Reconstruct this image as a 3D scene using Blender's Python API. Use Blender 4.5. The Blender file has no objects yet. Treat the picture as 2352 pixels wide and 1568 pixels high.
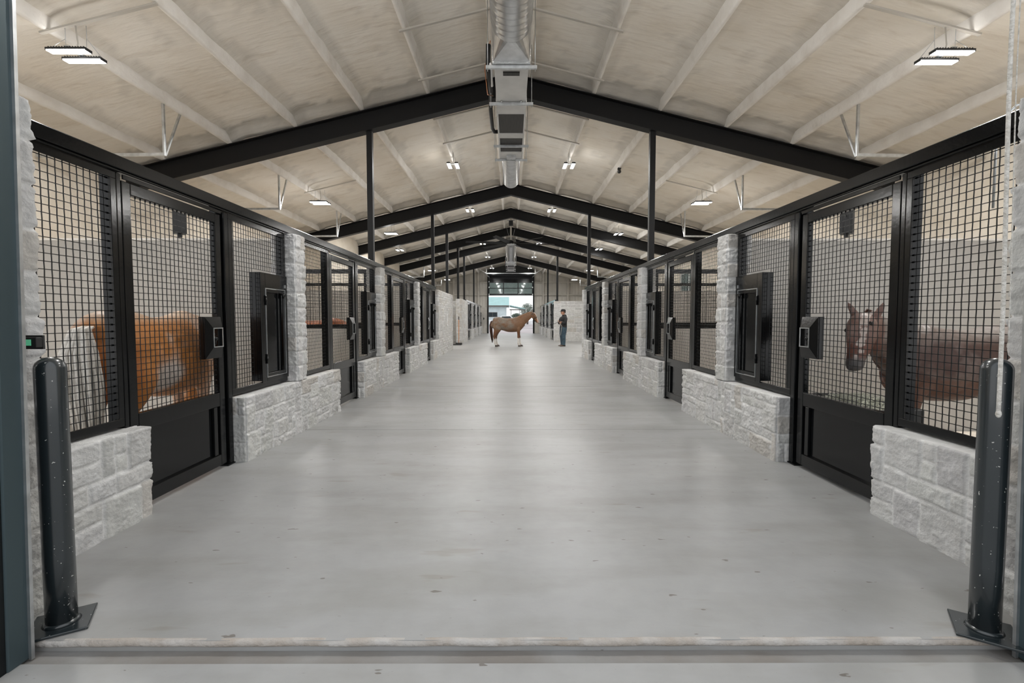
import bpy, math, random
from mathutils import Vector, noise, Matrix
PI = math.pi
S = bpy.context.scene
C = S.collection
random.seed(7)

# ------------------------------------------------------------------ camera
cam = bpy.data.objects.new('camera', bpy.data.cameras.new('camera'))
C.objects.link(cam); S.camera = cam
cam.data.sensor_width = 36; cam.data.lens = 36 * 1105 / 2352
cam.data.clip_start = 0.05; cam.data.clip_end = 600
cam.location = (-0.01, 0, 1.345)
cam.rotation_euler = (PI/2 - math.atan(54/1105), 0, -math.atan(3/1105))

# ------------------------------------------------------------------ world and exposure
W = bpy.data.worlds.new('sky'); S.world = W; W.use_nodes = True
nt = W.node_tree; nt.nodes.clear()
wo = nt.nodes.new('ShaderNodeOutputWorld'); bg = nt.nodes.new('ShaderNodeBackground')
tc = nt.nodes.new('ShaderNodeTexCoord'); sx = nt.nodes.new('ShaderNodeSeparateXYZ')
rp = nt.nodes.new('ShaderNodeValToRGB')
rp.color_ramp.elements[0].position = 0.0; rp.color_ramp.elements[0].color = (1, 1, 1, 1)
rp.color_ramp.elements[1].position = 0.6; rp.color_ramp.elements[1].color = (0.92, 0.96, 1, 1)
nt.links.new(tc.outputs['Generated'], sx.inputs[0]); nt.links.new(sx.outputs['Z'], rp.inputs[0])
nt.links.new(rp.outputs[0], bg.inputs['Color']); nt.links.new(bg.outputs[0], wo.inputs[0])
bg.inputs['Strength'].default_value = 1.4
LED_POWER = 86.0
S.view_settings.view_transform = 'Standard'; S.view_settings.look = 'None'
S.view_settings.exposure = 0.0; S.view_settings.gamma = 1
S.view_settings.use_curve_mapping = False
S.cycles.max_bounces = 8; S.cycles.diffuse_bounces = 6; S.cycles.glossy_bounces = 3
S.cycles.transmission_bounces = 4; S.cycles.sample_clamp_indirect = 6
S.cycles.use_denoising = True

# ------------------------------------------------------------------ materials
def mat(name, col, rough=0.6, metal=0.0, var=0.0, scale=8.0, bump=0.0, bscale=30.0, col2=None, attr=None,
        spec=0.5, stretch=None, detail=4, coat=0, coords='Object', lo=0.35, hi=0.65):
    m = bpy.data.materials.new(name); m.use_nodes = True
    n = m.node_tree.nodes; l = m.node_tree.links; b = n['Principled BSDF']
    b.inputs['Base Color'].default_value = (*col, 1); b.inputs['Roughness'].default_value = rough
    b.inputs['Metallic'].default_value = metal; b.inputs['Specular IOR Level'].default_value = spec
    if coat: b.inputs['Coat Weight'].default_value = coat; b.inputs['Coat Roughness'].default_value = .12
    t = n.new('ShaderNodeTexCoord'); mp = n.new('ShaderNodeMapping'); l.new(t.outputs[coords], mp.inputs[0])
    if stretch: mp.inputs['Scale'].default_value = stretch
    src = None
    if col2 is None and var: col2 = tuple(c * (1 - var) for c in col)
    if col2 is not None:
        no = n.new('ShaderNodeTexNoise'); no.inputs['Scale'].default_value = scale; no.inputs['Detail'].default_value = detail
        l.new(mp.outputs[0], no.inputs['Vector'])
        r = n.new('ShaderNodeValToRGB'); r.color_ramp.elements[0].position = lo; r.color_ramp.elements[1].position = hi
        r.color_ramp.elements[0].color = (*col2, 1); r.color_ramp.elements[1].color = (*col, 1)
        l.new(no.outputs['Fac'], r.inputs[0]); src = r.outputs[0]
    if attr:
        a = n.new('ShaderNodeAttribute'); a.attribute_name = attr
        if src is None: src = a.outputs['Color']
        else:
            mx = n.new('ShaderNodeMix'); mx.data_type = 'RGBA'; mx.blend_type = 'MULTIPLY'; mx.inputs[0].default_value = 1
            l.new(src, mx.inputs[6]); l.new(a.outputs['Color'], mx.inputs[7]); src = mx.outputs[2]
    if src is not None: l.new(src, b.inputs['Base Color'])
    if bump:
        no = n.new('ShaderNodeTexNoise'); no.inputs['Scale'].default_value = bscale; no.inputs['Detail'].default_value = 5
        l.new(mp.outputs[0], no.inputs['Vector'])
        bp = n.new('ShaderNodeBump'); bp.inputs['Strength'].default_value = bump; bp.inputs['Distance'].default_value = .02
        l.new(no.outputs['Fac'], bp.inputs['Height']); l.new(bp.outputs[0], b.inputs['Normal'])
    m['src'] = 1
    return m
def emis(name, col, st):
    m = bpy.data.materials.new(name); m.use_nodes = True; b = m.node_tree.nodes['Principled BSDF']
    b.inputs['Base Color'].default_value = (*col, 1)
    b.inputs['Emission Color'].default_value = (*col, 1); b.inputs['Emission Strength'].default_value = st
    return m
M = {}
M['black'] = mat('black_gloss_paint', (.0045, .005, .0055), .15, var=.25, scale=5, bump=.02, bscale=40, spec=.34)
M['wire'] = mat('black_wire', (.006, .0065, .007), .3, spec=.35)
M['panel'] = mat('black_sheet', (.004, .0045, .005), .12, spec=.3, bump=.02, bscale=3)
M['frame'] = mat('black_beam_paint', (.007, .007, .0075), .5, spec=.25)
M['jamb'] = mat('dark_jamb_paint', (.004, .006, .007), .45, spec=.2)
M['galv'] = mat('galvanised', (.62, .64, .65), .38, metal=.9, var=.25, scale=12)
M['duct'] = mat('duct_metal', (.66, .67, .68), .30, metal=.95, var=.2, scale=6, bump=.04, bscale=5)
M['foil'] = mat('foil_tape', (.75, .75, .74), .25, metal=.95, bump=.5, bscale=40)
M['strut'] = mat('painted_strut', (.52, .49, .44), .6, metal=.1)
M['unit'] = mat('unit_sheet', (.66, .66, .65), .42, metal=.2, var=.12, scale=4)
M['coil'] = mat('coil_fins', (.055, .052, .05), .55, metal=.3, var=.3, scale=80, stretch=(1, .05, 1))
M['stone'] = mat('limestone', (.60, .605, .605), .9, col2=(.51, .512, .51), scale=9, attr='tint', bump=.45, bscale=50, spec=.2)
M['foam_purlin'] = mat('foamed_purlin', (.84, .81, .765), .85, col2=(.74, .70, .645), scale=3, bump=.6, bscale=9, spec=.2, lo=.3, hi=.55)
M['wallp'] = mat('stall_wall_panel', (.50, .48, .45), .7, var=.06, scale=2, spec=.3)
M['tan'] = mat('tan_foam_wall', (.76, .70, .61), .85, col2=(.68, .61, .51), scale=2.5, bump=.4, bscale=12)
M['greywall'] = mat('grey_foam_wall', (.52, .50, .455), .85, col2=(.40, .38, .345), scale=1.6, bump=.5, bscale=8)
M['gable'] = mat('dark_gable', (.075, .078, .076), .7, var=.2, scale=2)
M['white'] = mat('white_paint', (.8, .8, .8), .4)
M['rope'] = mat('cream_rope', (.66, .64, .60), .9, col2=(.48, .46, .42), scale=60, bump=.6, bscale=90)
M['darkrope'] = mat('dark_rope', (.02, .02, .022), .8)
M['rubber'] = mat('black_rubber', (.015, .015, .015), .6)
M['orange'] = mat('orange_handle', (.55, .20, .05), .5)
M['copper'] = mat('copper_pipe', (.6, .25, .12), .3, metal=.9)
M['coat'] = mat('horse_coat', (1, 1, 1), .48, attr='tint', col2=(.78, .76, .74), scale=22, bump=.12, bscale=160, spec=.35)
M['hoof'] = mat('hoof_horn', (.06, .045, .035), .5)
M['eye'] = mat('dark_eye', (.01, .006, .004), .08)
M['skin'] = mat('skin', (.50, .26, .17), .55)
M['hair'] = mat('hair', (.02, .014, .01), .8)
M['jacket'] = mat('black_jacket', (.013, .014, .016), .75, bump=.3, bscale=18)
M['jeans'] = mat('blue_denim', (.055, .095, .125), .85, col2=(.025, .045, .065), scale=9, bump=.3, bscale=25)
M['boot'] = mat('brown_leather', (.10, .065, .045), .5)
M['cap'] = mat('black_cap', (.012, .012, .014), .8)
M['leather'] = mat('dark_halter', (.018, .014, .012), .5)
M['ledlens'] = emis('led_lens', (1, .985, .96), 9)
M['green'] = emis('green_indicator', (.10, .42, .24), .45)
M['teal'] = mat('teal_metal_roof', (.34, .58, .56), .5)
M['siding'] = mat('pale_siding', (.62, .72, .74), .6)
M['darktrim'] = mat('dark_trim', (.12, .11, .10), .6)
M['leaf'] = mat('tree_leaf', (.36, .42, .36), .9, var=.4, scale=2)
M['bark'] = mat('tree_bark', (.12, .10, .08), .9)
M['carwhite'] = mat('white_car_paint', (.75, .77, .78), .25)
M['carglass'] = mat('dark_car_glass', (.02, .03, .035), .1)
M['gravel'] = mat('gravel_lot', (.50, .45, .45), .95, col2=(.42, .37, .37), scale=.6)
M['bed'] = mat('wood_shavings', (.80, .75, .67), .95, col2=(.60, .53, .44), scale=30, bump=1, bscale=40)
M['jamb2'] = mat('blue_grey_steel', (.05, .075, .085), .4, metal=.4)
# door glass
g = mat('door_glass', (.55, .62, .6), .04, spec=.8); M['glass'] = g
gb = g.node_tree.nodes['Principled BSDF']; gb.inputs['Transmission Weight'].default_value = .55; gb.inputs['IOR'].default_value = 1.45
gb.inputs['Base Color'].default_value = (.20, .25, .235, 1)
def corrug(name, col, rib, axis):     # ribbed steel sheet: colour plus a wave bump
    m = mat(name, col, .6, var=.12, scale=1.5); n = m.node_tree.nodes; l = m.node_tree.links
    w = n.new('ShaderNodeTexWave'); w.inputs['Scale'].default_value = rib; w.bands_direction = axis
    t = n.new('ShaderNodeTexCoord'); l.new(t.outputs['Object'], w.inputs['Vector'])
    bp = n.new('ShaderNodeBump'); bp.inputs['Strength'].default_value = .8; bp.inputs['Distance'].default_value = .03
    l.new(w.outputs['Fac'], bp.inputs['Height']); l.new(bp.outputs[0], n['Principled BSDF'].inputs['Normal'])
    return m
M['corr'] = corrug('ribbed_end_wall', (.52, .50, .455), 1.1, 'X')
M['siding'] = corrug('ribbed_siding', (.60, .69, .71), 1.0, 'X')
M['teal'] = corrug('ribbed_roof', (.36, .56, .55), 1.0, 'X')
def foam_ceiling():
    m = mat('spray_foam', (.86, .835, .79), .9, col2=(.78, .735, .665), scale=.9, spec=.15)
    n = m.node_tree.nodes; l = m.node_tree.links; b = n['Principled BSDF']
    base = b.inputs['Base Color'].links[0].from_socket
    t = n.new('ShaderNodeTexCoord')
    mp = n.new('ShaderNodeMapping'); mp.inputs['Scale'].default_value = (.45, 2.6, 1); l.new(t.outputs['Object'], mp.inputs[0])
    s = n.new('ShaderNodeTexNoise'); s.inputs['Scale'].default_value = 3; s.inputs['Detail'].default_value = 6; s.inputs['Roughness'].default_value = .7
    l.new(mp.outputs[0], s.inputs['Vector'])
    r = n.new('ShaderNodeValToRGB'); r.color_ramp.elements[0].position = .30; r.color_ramp.elements[0].color = (.62, .55, .46, 1)
    r.color_ramp.elements[1].position = .47; r.color_ramp.elements[1].color = (1, 1, 1, 1)
    l.new(s.outputs['Fac'], r.inputs[0])
    mx = n.new('ShaderNodeMix'); mx.data_type = 'RGBA'; mx.blend_type = 'MULTIPLY'; mx.inputs[0].default_value = .35
    l.new(base, mx.inputs[6]); l.new(r.outputs[0], mx.inputs[7])
    at = n.new('ShaderNodeAttribute'); at.attribute_name = 'tint'
    mx2 = n.new('ShaderNodeMix'); mx2.data_type = 'RGBA'; mx2.blend_type = 'MULTIPLY'; mx2.inputs[0].default_value = 1
    l.new(mx.outputs[2], mx2.inputs[6]); l.new(at.outputs['Color'], mx2.inputs[7]); l.new(mx2.outputs[2], b.inputs['Base Color'])
    bn = n.new('ShaderNodeTexNoise'); bn.inputs['Scale'].default_value = 5; bn.inputs['Detail'].default_value = 8; l.new(mp.outputs[0], bn.inputs['Vector'])
    bp = n.new('ShaderNodeBump'); bp.inputs['Strength'].default_value = .25; bp.inputs['Distance'].default_value = .05
    l.new(bn.outputs['Fac'], bp.inputs['Height']); l.new(bp.outputs[0], b.inputs['Normal'])
    return m
M['foam'] = foam_ceiling()
def concrete():
    m = mat('concrete_slab', (.335, .338, .338), .40, col2=(.283, .284, .281), scale=.55, spec=.4, detail=8, lo=.3, hi=.7)
    n = m.node_tree.nodes; l = m.node_tree.links; b = n['Principled BSDF']
    base = b.inputs['Base Color'].links[0].from_socket
    t = n.new('ShaderNodeTexCoord')
    def layer(base, scale, lo, hi, dark, fac, stretch=(1, 1, 1), detail=6):
        mp = n.new('ShaderNodeMapping'); mp.inputs['Scale'].default_value = stretch; l.new(t.outputs['Object'], mp.inputs[0])
        s = n.new('ShaderNodeTexNoise'); s.inputs['Scale'].default_value = scale; s.inputs['Detail'].default_value = detail
        l.new(mp.outputs[0], s.inputs['Vector'])
        r = n.new('ShaderNodeValToRGB'); r.color_ramp.elements[0].position = lo; r.color_ramp.elements[0].color = (*dark, 1)
        r.color_ramp.elements[1].position = hi; r.color_ramp.elements[1].color = (1, 1, 1, 1)
        l.new(s.outputs['Fac'], r.inputs[0])
        mx = n.new('ShaderNodeMix'); mx.data_type = 'RGBA'; mx.blend_type = 'MULTIPLY'; mx.inputs[0].default_value = fac
        l.new(base, mx.inputs[6]); l.new(r.outputs[0], mx.inputs[7]); return mx.outputs[2]
    o = layer(base, 9, .30, .60, (.9, .9, .89), .6)
    o = layer(o, 1.6, .38, .55, (.88, .87, .85), .9, (.5, 2.2, 1))
    o = layer(o, 4.5, .28, .34, (.86, .83, .78), .9, (.4, 1.6, 1), 3)
    o = layer(o, 16, .262, .285, (.45, .40, .36), .9, (.6, 1.5, 1), 2)
    o = layer(o, 90, .2, .28, (.6, .58, .55), .7, (1, 1, 1), 2)
    l.new(o, b.inputs['Base Color'])
    bn = n.new('ShaderNodeTexNoise'); bn.inputs['Scale'].default_value = 25; bn.inputs['Detail'].default_value = 8; l.new(t.outputs['Object'], bn.inputs['Vector'])
    bp = n.new('ShaderNodeBump'); bp.inputs['Strength'].default_value = .08; bp.inputs['Distance'].default_value = .01
    l.new(bn.outputs['Fac'], bp.inputs['Height']); l.new(bp.outputs[0], b.inputs['Normal'])
    return m
M['concrete'] = concrete()

# ------------------------------------------------------------------ mesh helpers
class MB:
    def __init__(s): s.v = []; s.f = []; s.sm = []
    def add(s, vs, fs, smooth=False):
        o = len(s.v); s.v += [tuple(v) for v in vs]; s.f += [tuple(i + o for i in f) for f in fs]; s.sm += [smooth] * len(fs)
        return s
    def box(s, x0, x1, y0, y1, z0, z1):
        return s.add([(x0,y0,z0),(x1,y0,z0),(x1,y1,z0),(x0,y1,z0),(x0,y0,z1),(x1,y0,z1),(x1,y1,z1),(x0,y1,z1)],
                     [(0,3,2,1),(4,5,6,7),(0,1,5,4),(1,2,6,5),(2,3,7,6),(3,0,4,7)])
    def tube(s, pts, r, n=8, cap=True, smooth=True):
        pts = [Vector(p) for p in pts]; vs = []; fs = []; m = len(pts)
        rs = r if isinstance(r, (list, tuple)) else [r] * m
        ref = None
        for i, p in enumerate(pts):
            t = (pts[min(i+1, m-1)] - pts[max(i-1, 0)]).normalized()
            if ref is None:
                ref = Vector((0, 0, 1)) if abs(t.z) < .9 else Vector((1, 0, 0))
            a = (ref - t * ref.dot(t)).normalized(); ref = a; b = t.cross(a)
            for k in range(n):
                an = 2 * PI * (k + .5) / n; vs.append(p + (a * math.cos(an) + b * math.sin(an)) * rs[i])
        for i in range(m - 1):
            for k in range(n):
                fs.append((i*n+k, i*n+(k+1) % n, (i+1)*n+(k+1) % n, (i+1)*n+k))
        if cap: fs += [tuple(range(n-1, -1, -1)), tuple((m-1)*n + k for k in range(n))]
        return s.add(vs, fs, smooth)
    def bar(s, p0, p1, w, h):       # rectangular bar between two points, h measured towards +Z as far as it can be
        p0 = Vector(p0); p1 = Vector(p1); t = (p1 - p0).normalized()
        ref = Vector((0, 0, 1)) if abs(t.z) < .95 else Vector((1, 0, 0))
        sd = t.cross(ref).normalized(); up = sd.cross(t); vs = []
        for p in (p0, p1):
            for a, b in ((-1,-1), (1,-1), (1,1), (-1,1)): vs.append(p + sd * a * w/2 + up * b * h/2)
        return s.add(vs, [(3,2,1,0),(4,5,6,7),(0,1,5,4),(1,2,6,5),(2,3,7,6),(3,0,4,7)])
    def ball(s, c, r, n=10, m=8):
        rx, ry, rz = r if isinstance(r, (tuple, list)) else (r, r, r); vs = [(c[0], c[1], c[2]-rz)]; fs = []
        for i in range(1, m):
            ph = PI * i / m - PI/2
            for k in range(n):
                th = 2*PI*k/n; vs.append((c[0]+rx*math.cos(ph)*math.cos(th), c[1]+ry*math.cos(ph)*math.sin(th), c[2]+rz*math.sin(ph)))
        vs.append((c[0], c[1], c[2]+rz)); L = len(vs) - 1
        for k in range(n):
            fs.append((0, 1+(k+1) % n, 1+k)); fs.append((L, L-n+k, L-n+(k+1) % n))
            for i in range(m-2): fs.append((1+i*n+k, 1+i*n+(k+1) % n, 1+(i+1)*n+(k+1) % n, 1+(i+1)*n+k))
        return s.add(vs, fs, True)
    def loft(s, secs, n=20, sub=4, ref=(0, 0, 1)):
        """secs: (x, y, z, half_height, half_width); smooth spline through them, elliptical sections"""
        P = []
        m = len(secs)
        for i in range(m - 1):
            a, b, c, d = secs[max(i-1, 0)], secs[i], secs[i+1], secs[min(i+2, m-1)]
            for k in range(sub):
                t = k / sub
                P.append([.5*((2*b[j]) + (c[j]-a[j])*t + (2*a[j]-5*b[j]+4*c[j]-d[j])*t*t + (3*b[j]-a[j]-3*c[j]+d[j])*t**3) for j in range(5)])
        P.append(list(secs[-1])); vs = []; fs = []; m = len(P); ref = Vector(ref)
        for i, p in enumerate(P):
            t = (Vector(P[min(i+1, m-1)][:3]) - Vector(P[max(i-1, 0)][:3])).normalized()
            h = (ref - t * ref.dot(t)).normalized(); w = t.cross(h)
            for k in range(n):
                an = 2*PI*k/n; vs.append(Vector(p[:3]) + h*max(p[3], .002)*math.cos(an) + w*max(p[4], .002)*math.sin(an))
        for i in range(m - 1):
            for k in range(n): fs.append((i*n+k, i*n+(k+1) % n, (i+1)*n+(k+1) % n, (i+1)*n+k))
        fs += [tuple(range(n-1, -1, -1)), tuple((m-1)*n + k for k in range(n))]
        return s.add(vs, fs, True)
    def lathe(s, c, prof, n=24):      # vertical axis through c, prof = [(r, z)]
        vs = []; fs = []; m = len(prof)
        for r, z in prof:
            for k in range(n): vs.append((c[0]+r*math.cos(2*PI*k/n), c[1]+r*math.sin(2*PI*k/n), c[2]+z))
        for i in range(m-1):
            for k in range(n): fs.append((i*n+k, i*n+(k+1) % n, (i+1)*n+(k+1) % n, (i+1)*n+k))
        fs += [tuple(range(n-1, -1, -1)), tuple((m-1)*n+k for k in range(n))]
        return s.add(vs, fs, True)
    def mesh(s, name):
        me = bpy.data.meshes.new(name); me.from_pydata(s.v, [], s.f); me.update()
        me.polygons.foreach_set('use_smooth', s.sm); return me
    def build(s, name, m, parent=None, bevel=0.0, **kw):
        return obj(name, s.mesh(name), m, parent, bevel, **kw)
def obj(name, me, m, parent=None, bevel=0.0, loc=None, label=None, cat=None, group=None, kind=None):
    o = bpy.data.objects.new(name, me); C.objects.link(o)
    if m is not None and me is not None: me.materials.append(m)
    if parent is not None: o.parent = parent
    if loc is not None: o.location = loc
    if bevel:
        b = o.modifiers.new('bevel', 'BEVEL'); b.width = bevel; b.segments = 2; b.limit_method = 'ANGLE'
        b.harden_normals = False
    tag(o, label, cat, group, kind)
    return o
def tag(o, label=None, cat=None, group=None, kind=None):
    if label: o['label'] = label
    if cat: o['category'] = cat
    if group: o['group'] = group
    if kind: o['kind'] = kind
    return o
def thing(name, label, cat, loc=(0, 0, 0), rz=0, group=None):
    o = bpy.data.objects.new(name, None); C.objects.link(o); o.location = loc; o.rotation_euler = (0, 0, rz)
    o.empty_display_size = .1
    return tag(o, label, cat, group)
def struct(name, mb, m, bevel=0): return mb.build(name, m, None, bevel, kind='structure')
def dup(o, parent=None, **kw):
    c = o.copy(); C.objects.link(c)
    if parent is not None: c.parent = parent
    for ch in [k for k in KIDS.get(o.name, [])]: 
        d = dup(ch, c); KIDS.setdefault(c.name, []).append(d)
    if 'loc' in kw: c.location = kw['loc']
    if 'scale' in kw: c.scale = kw['scale']
    if 'rz' in kw: c.rotation_euler = (0, 0, kw['rz'])
    tag(c, kw.get('label'), None, kw.get('group'))
    return c
KIDS = {}
def reg(o):                       # remember an object's children (so copying needs no scene update)
    ch = [k for k in C.objects if k.parent == o]
    if ch: KIDS[o.name] = ch
    for k in ch: reg(k)
    return o
def colattr(me, fn):
    a = me.color_attributes.new('tint', 'FLOAT_COLOR', 'POINT'); buf = []
    for i, v in enumerate(me.vertices):
        buf += [*fn(v.co, v.normal, i), 1.0]
    a.data.foreach_set('color', buf)
def N(x, y, z): return noise.noise(Vector((x, y, z)))

# ------------------------------------------------------------------ dimensions
AX = 2.47          # half width of the aisle at the stone faces
FX = 2.585         # front plane of the steel stall fronts
OX = 7.3           # outer side walls
Y0, Y1 = 1.95, 42.3
APEX = 6.07; SL = .245
def roofz(x): return APEX - SL * abs(x)
RB = 5.50; RD = .38                      # rafter underside at the ridge, rafter depth
FRAMES = [9.25, 16.55, 20.2, 24.33, 27.64, 34.8]
NEARB = [5.69, 9.34, 12.99, 16.64]
FARB = [31.45, 35.1, 38.75, 42.4]
ORD = ['first', 'second', 'third', 'fourth']

# ------------------------------------------------------------------ floor, roof, walls
fl = MB()
for i in range(12):                       # slab cast in bays with fine saw cuts
    y0 = Y0 if i == 0 else 5.75 + (i-1)*3.65; y1 = min(5.75 + i*3.65 - .006, Y1)
    if y0 < Y1: fl.box(-OX, OX, y0, y1, -.25, 0)
fl.box(-OX, OX, Y0+.01, Y1-.01, -.25, -.004)
struct('floor', fl, M['concrete'], 0)
ap = MB(); ap.box(-9, 9, -6, 1.86, -.35, -.035)
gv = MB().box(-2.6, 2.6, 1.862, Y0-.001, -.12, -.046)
struct('floor_sill', gv, mat('dark_sill_concrete', (.24, .236, .23), .7, col2=(.19, .175, .16), scale=3, bump=.2, bscale=30))  # darker concrete strip in the groove before the slab edge
struct('floor_apron', ap, M['concrete'])
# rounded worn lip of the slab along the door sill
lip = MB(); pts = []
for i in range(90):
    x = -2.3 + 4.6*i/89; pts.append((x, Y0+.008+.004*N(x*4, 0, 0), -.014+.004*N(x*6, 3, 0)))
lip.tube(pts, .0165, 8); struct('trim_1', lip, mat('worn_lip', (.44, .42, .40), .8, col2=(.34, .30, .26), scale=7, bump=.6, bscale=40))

def ceiling():
    xs = [-OX + i*(2*OX)/160 for i in range(161)]; ys = [1.7 + j*.09 for j in range(int((Y1+.3-1.7)/.09)+1)]
    vs = []; tint = []
    PX = [.32, 1.55, 2.79, 4.03, 5.27, 6.51]
    for y in ys:
        fd = min(abs(y-f) for f in FRAMES)
        for x in xs:
            pd = min(abs(abs(x)-p) for p in PX)
            z = roofz(x) - .02*N(x*1.3, y*1.3, 0) - .012*N(x*5, y*5, 2)
            w = N(x*2, y*2, 5)*.05
            if fd < .20: z -= .15*(1 - (fd/.20)**2)*(.85+.3*w)
            if pd < .20: z -= .06*(1 - pd/.20)
            vs.append((x, y, z))
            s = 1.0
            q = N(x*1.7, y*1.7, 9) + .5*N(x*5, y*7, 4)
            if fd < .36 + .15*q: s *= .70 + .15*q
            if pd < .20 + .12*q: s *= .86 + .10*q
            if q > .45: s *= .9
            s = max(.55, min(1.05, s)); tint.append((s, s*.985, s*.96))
    n = len(xs); fs = [(j*n+i, j*n+i+1, (j+1)*n+i+1, (j+1)*n+i)[::-1] for j in range(len(ys)-1) for i in range(n-1)]
    o = len(vs)
    for y in (ys[0], ys[-1]):
        for x in (-OX-.3, 0, OX+.3): vs.append((x, y, roofz(x)+.12)); tint.append((1, 1, 1))
    fs += [(o, o+1, o+4, o+3), (o+1, o+2, o+5, o+4)]
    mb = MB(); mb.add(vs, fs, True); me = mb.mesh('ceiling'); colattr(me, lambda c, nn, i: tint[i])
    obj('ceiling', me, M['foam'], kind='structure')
ceiling()

def wallbox(name, m, *b): 
    mb = MB(); mb.box(*b); return struct(name, mb, m)
TX = 6.35
wallbox('wall_left', M['tan'], -OX-.15, -OX, 1.7, 16.6, -.2, roofz(OX))
wallbox('wall_left', M['tan'], -OX-.15, -OX, 27.9, Y1, -.2, roofz(OX))
mb = MB(); mb.add([(-OX,16.6,0),(-TX,16.6,0),(-TX,16.6,roofz(TX)),(-OX,16.6,roofz(OX)),(-OX,16.75,0),(-TX,16.75,0),(-TX,16.75,roofz(TX)),(-OX,16.75,roofz(OX))],
                 [(0,1,2,3),(7,6,5,4),(0,4,5,1),(1,5,6,2),(2,6,7,3),(3,7,4,0)])
mb.box(-TX-.12, -TX, 16.751, 27.9, 0, roofz(TX)-.0)
struct('wall_tack_room', mb, M['tan'])
# right outer wall with a window opening onto the cross aisle
mb = MB(); wy0, wy1, wz0, wz1 = 18.9, 20.9, 2.15, 3.25
mb.box(OX, OX+.15, 1.7, wy0, -.2, roofz(OX)); mb.box(OX, OX+.15, wy1, Y1, -.2, roofz(OX))
mb.box(OX, OX+.15, wy0, wy1, -.2, wz0); mb.box(OX, OX+.15, wy0, wy1, wz1, roofz(OX))
struct('wall_right', mb, M['tan'])
wf = MB(); t = .05
wf.box(OX+.02, OX+.1, wy0, wy1, wz0, wz0+t).box(OX+.02, OX+.1, wy0, wy1, wz1-t, wz1)
for y in (wy0, (wy0+wy1)/2-t/2, wy1-t): wf.box(OX+.02, OX+.1, y, y+t, wz0+t, wz1-t)
wfo = struct('window_1', wf, M['white'])
MB().box(OX+.055, OX+.06, wy0+t, wy1-t, wz0+t, wz1-t).build('pane', M['glass'], wfo)

# end wall with the big opening
DX = 2.04; DT = 4.93; DZ = 3.30        # opening half width, head of the opening, lower edge of the raised door
def endwall():
    mb = MB(); y0, y1 = Y1, Y1+.15
    def prism(poly):
        n = len(poly); vs = [(x, y0, z) for x, z in poly] + [(x, y1, z) for x, z in poly]
        mb.add(vs, [tuple(range(n)), tuple(range(2*n-1, n-1, -1))] + [(i, i+n, (i+1) % n + n, (i+1) % n) for i in range(n)])
    for s in (-1, 1):
        prism([(s*DX, 0), (s*OX, 0), (s*OX, roofz(OX)), (s*DX, roofz(DX))][::s])
    struct('wall_back', mb, M['corr'])
    mb2 = MB(); poly = [(-DX, DT), (DX, DT), (DX, roofz(DX)), (0, roofz(0)), (-DX, roofz(DX))]
    n = 5; vs = [(x, y0, z) for x, z in poly] + [(x, y1, z) for x, z in poly]
    mb2.add(vs, [tuple(range(n)), tuple(range(2*n-1, n-1, -1))] + [(i, i+n, (i+1) % n + n, (i+1) % n) for i in range(n)])
    struct('wall_back_gable', mb2, M['gable'])
    # girts and posts of the end wall, foamed over
    gm = MB()
    for s in (-1, 1):
        for z in (3.35, 4.45):
            xm = min(OX, (APEX - .15 - z)/SL)
            gm.box(*sorted((s*DX+s*.02, s*xm)), Y1-.16, Y1, z-.05, z+.05)
        for x in (2.75, 4.9): gm.box(*sorted((s*x, s*(x+.16))), Y1-.2, Y1, 0, roofz(x)-.18)
    struct('trim_2', gm, M['greywall'], .015)
    # paler stone-height wainscot each side of the opening
    wm = MB()
    for s in (-1, 1): wm.box(*sorted((s*(DX+.06), s*2.70)), Y1-.26, Y1-.02, 0, 2.3)
    struct('trim_3', wm, M['greywall'], .01)
    jm = MB()
    for s in (-1, 1): jm.box(*sorted((s*DX, s*(DX-.10))), Y1-.22, Y1+.15, 0, DT)
    jm.box(-DX, DX, Y1+.02, Y1+.15, DT-.12, DT)
    struct('trim_4', jm, M['jamb'], .01)
endwall()
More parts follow.
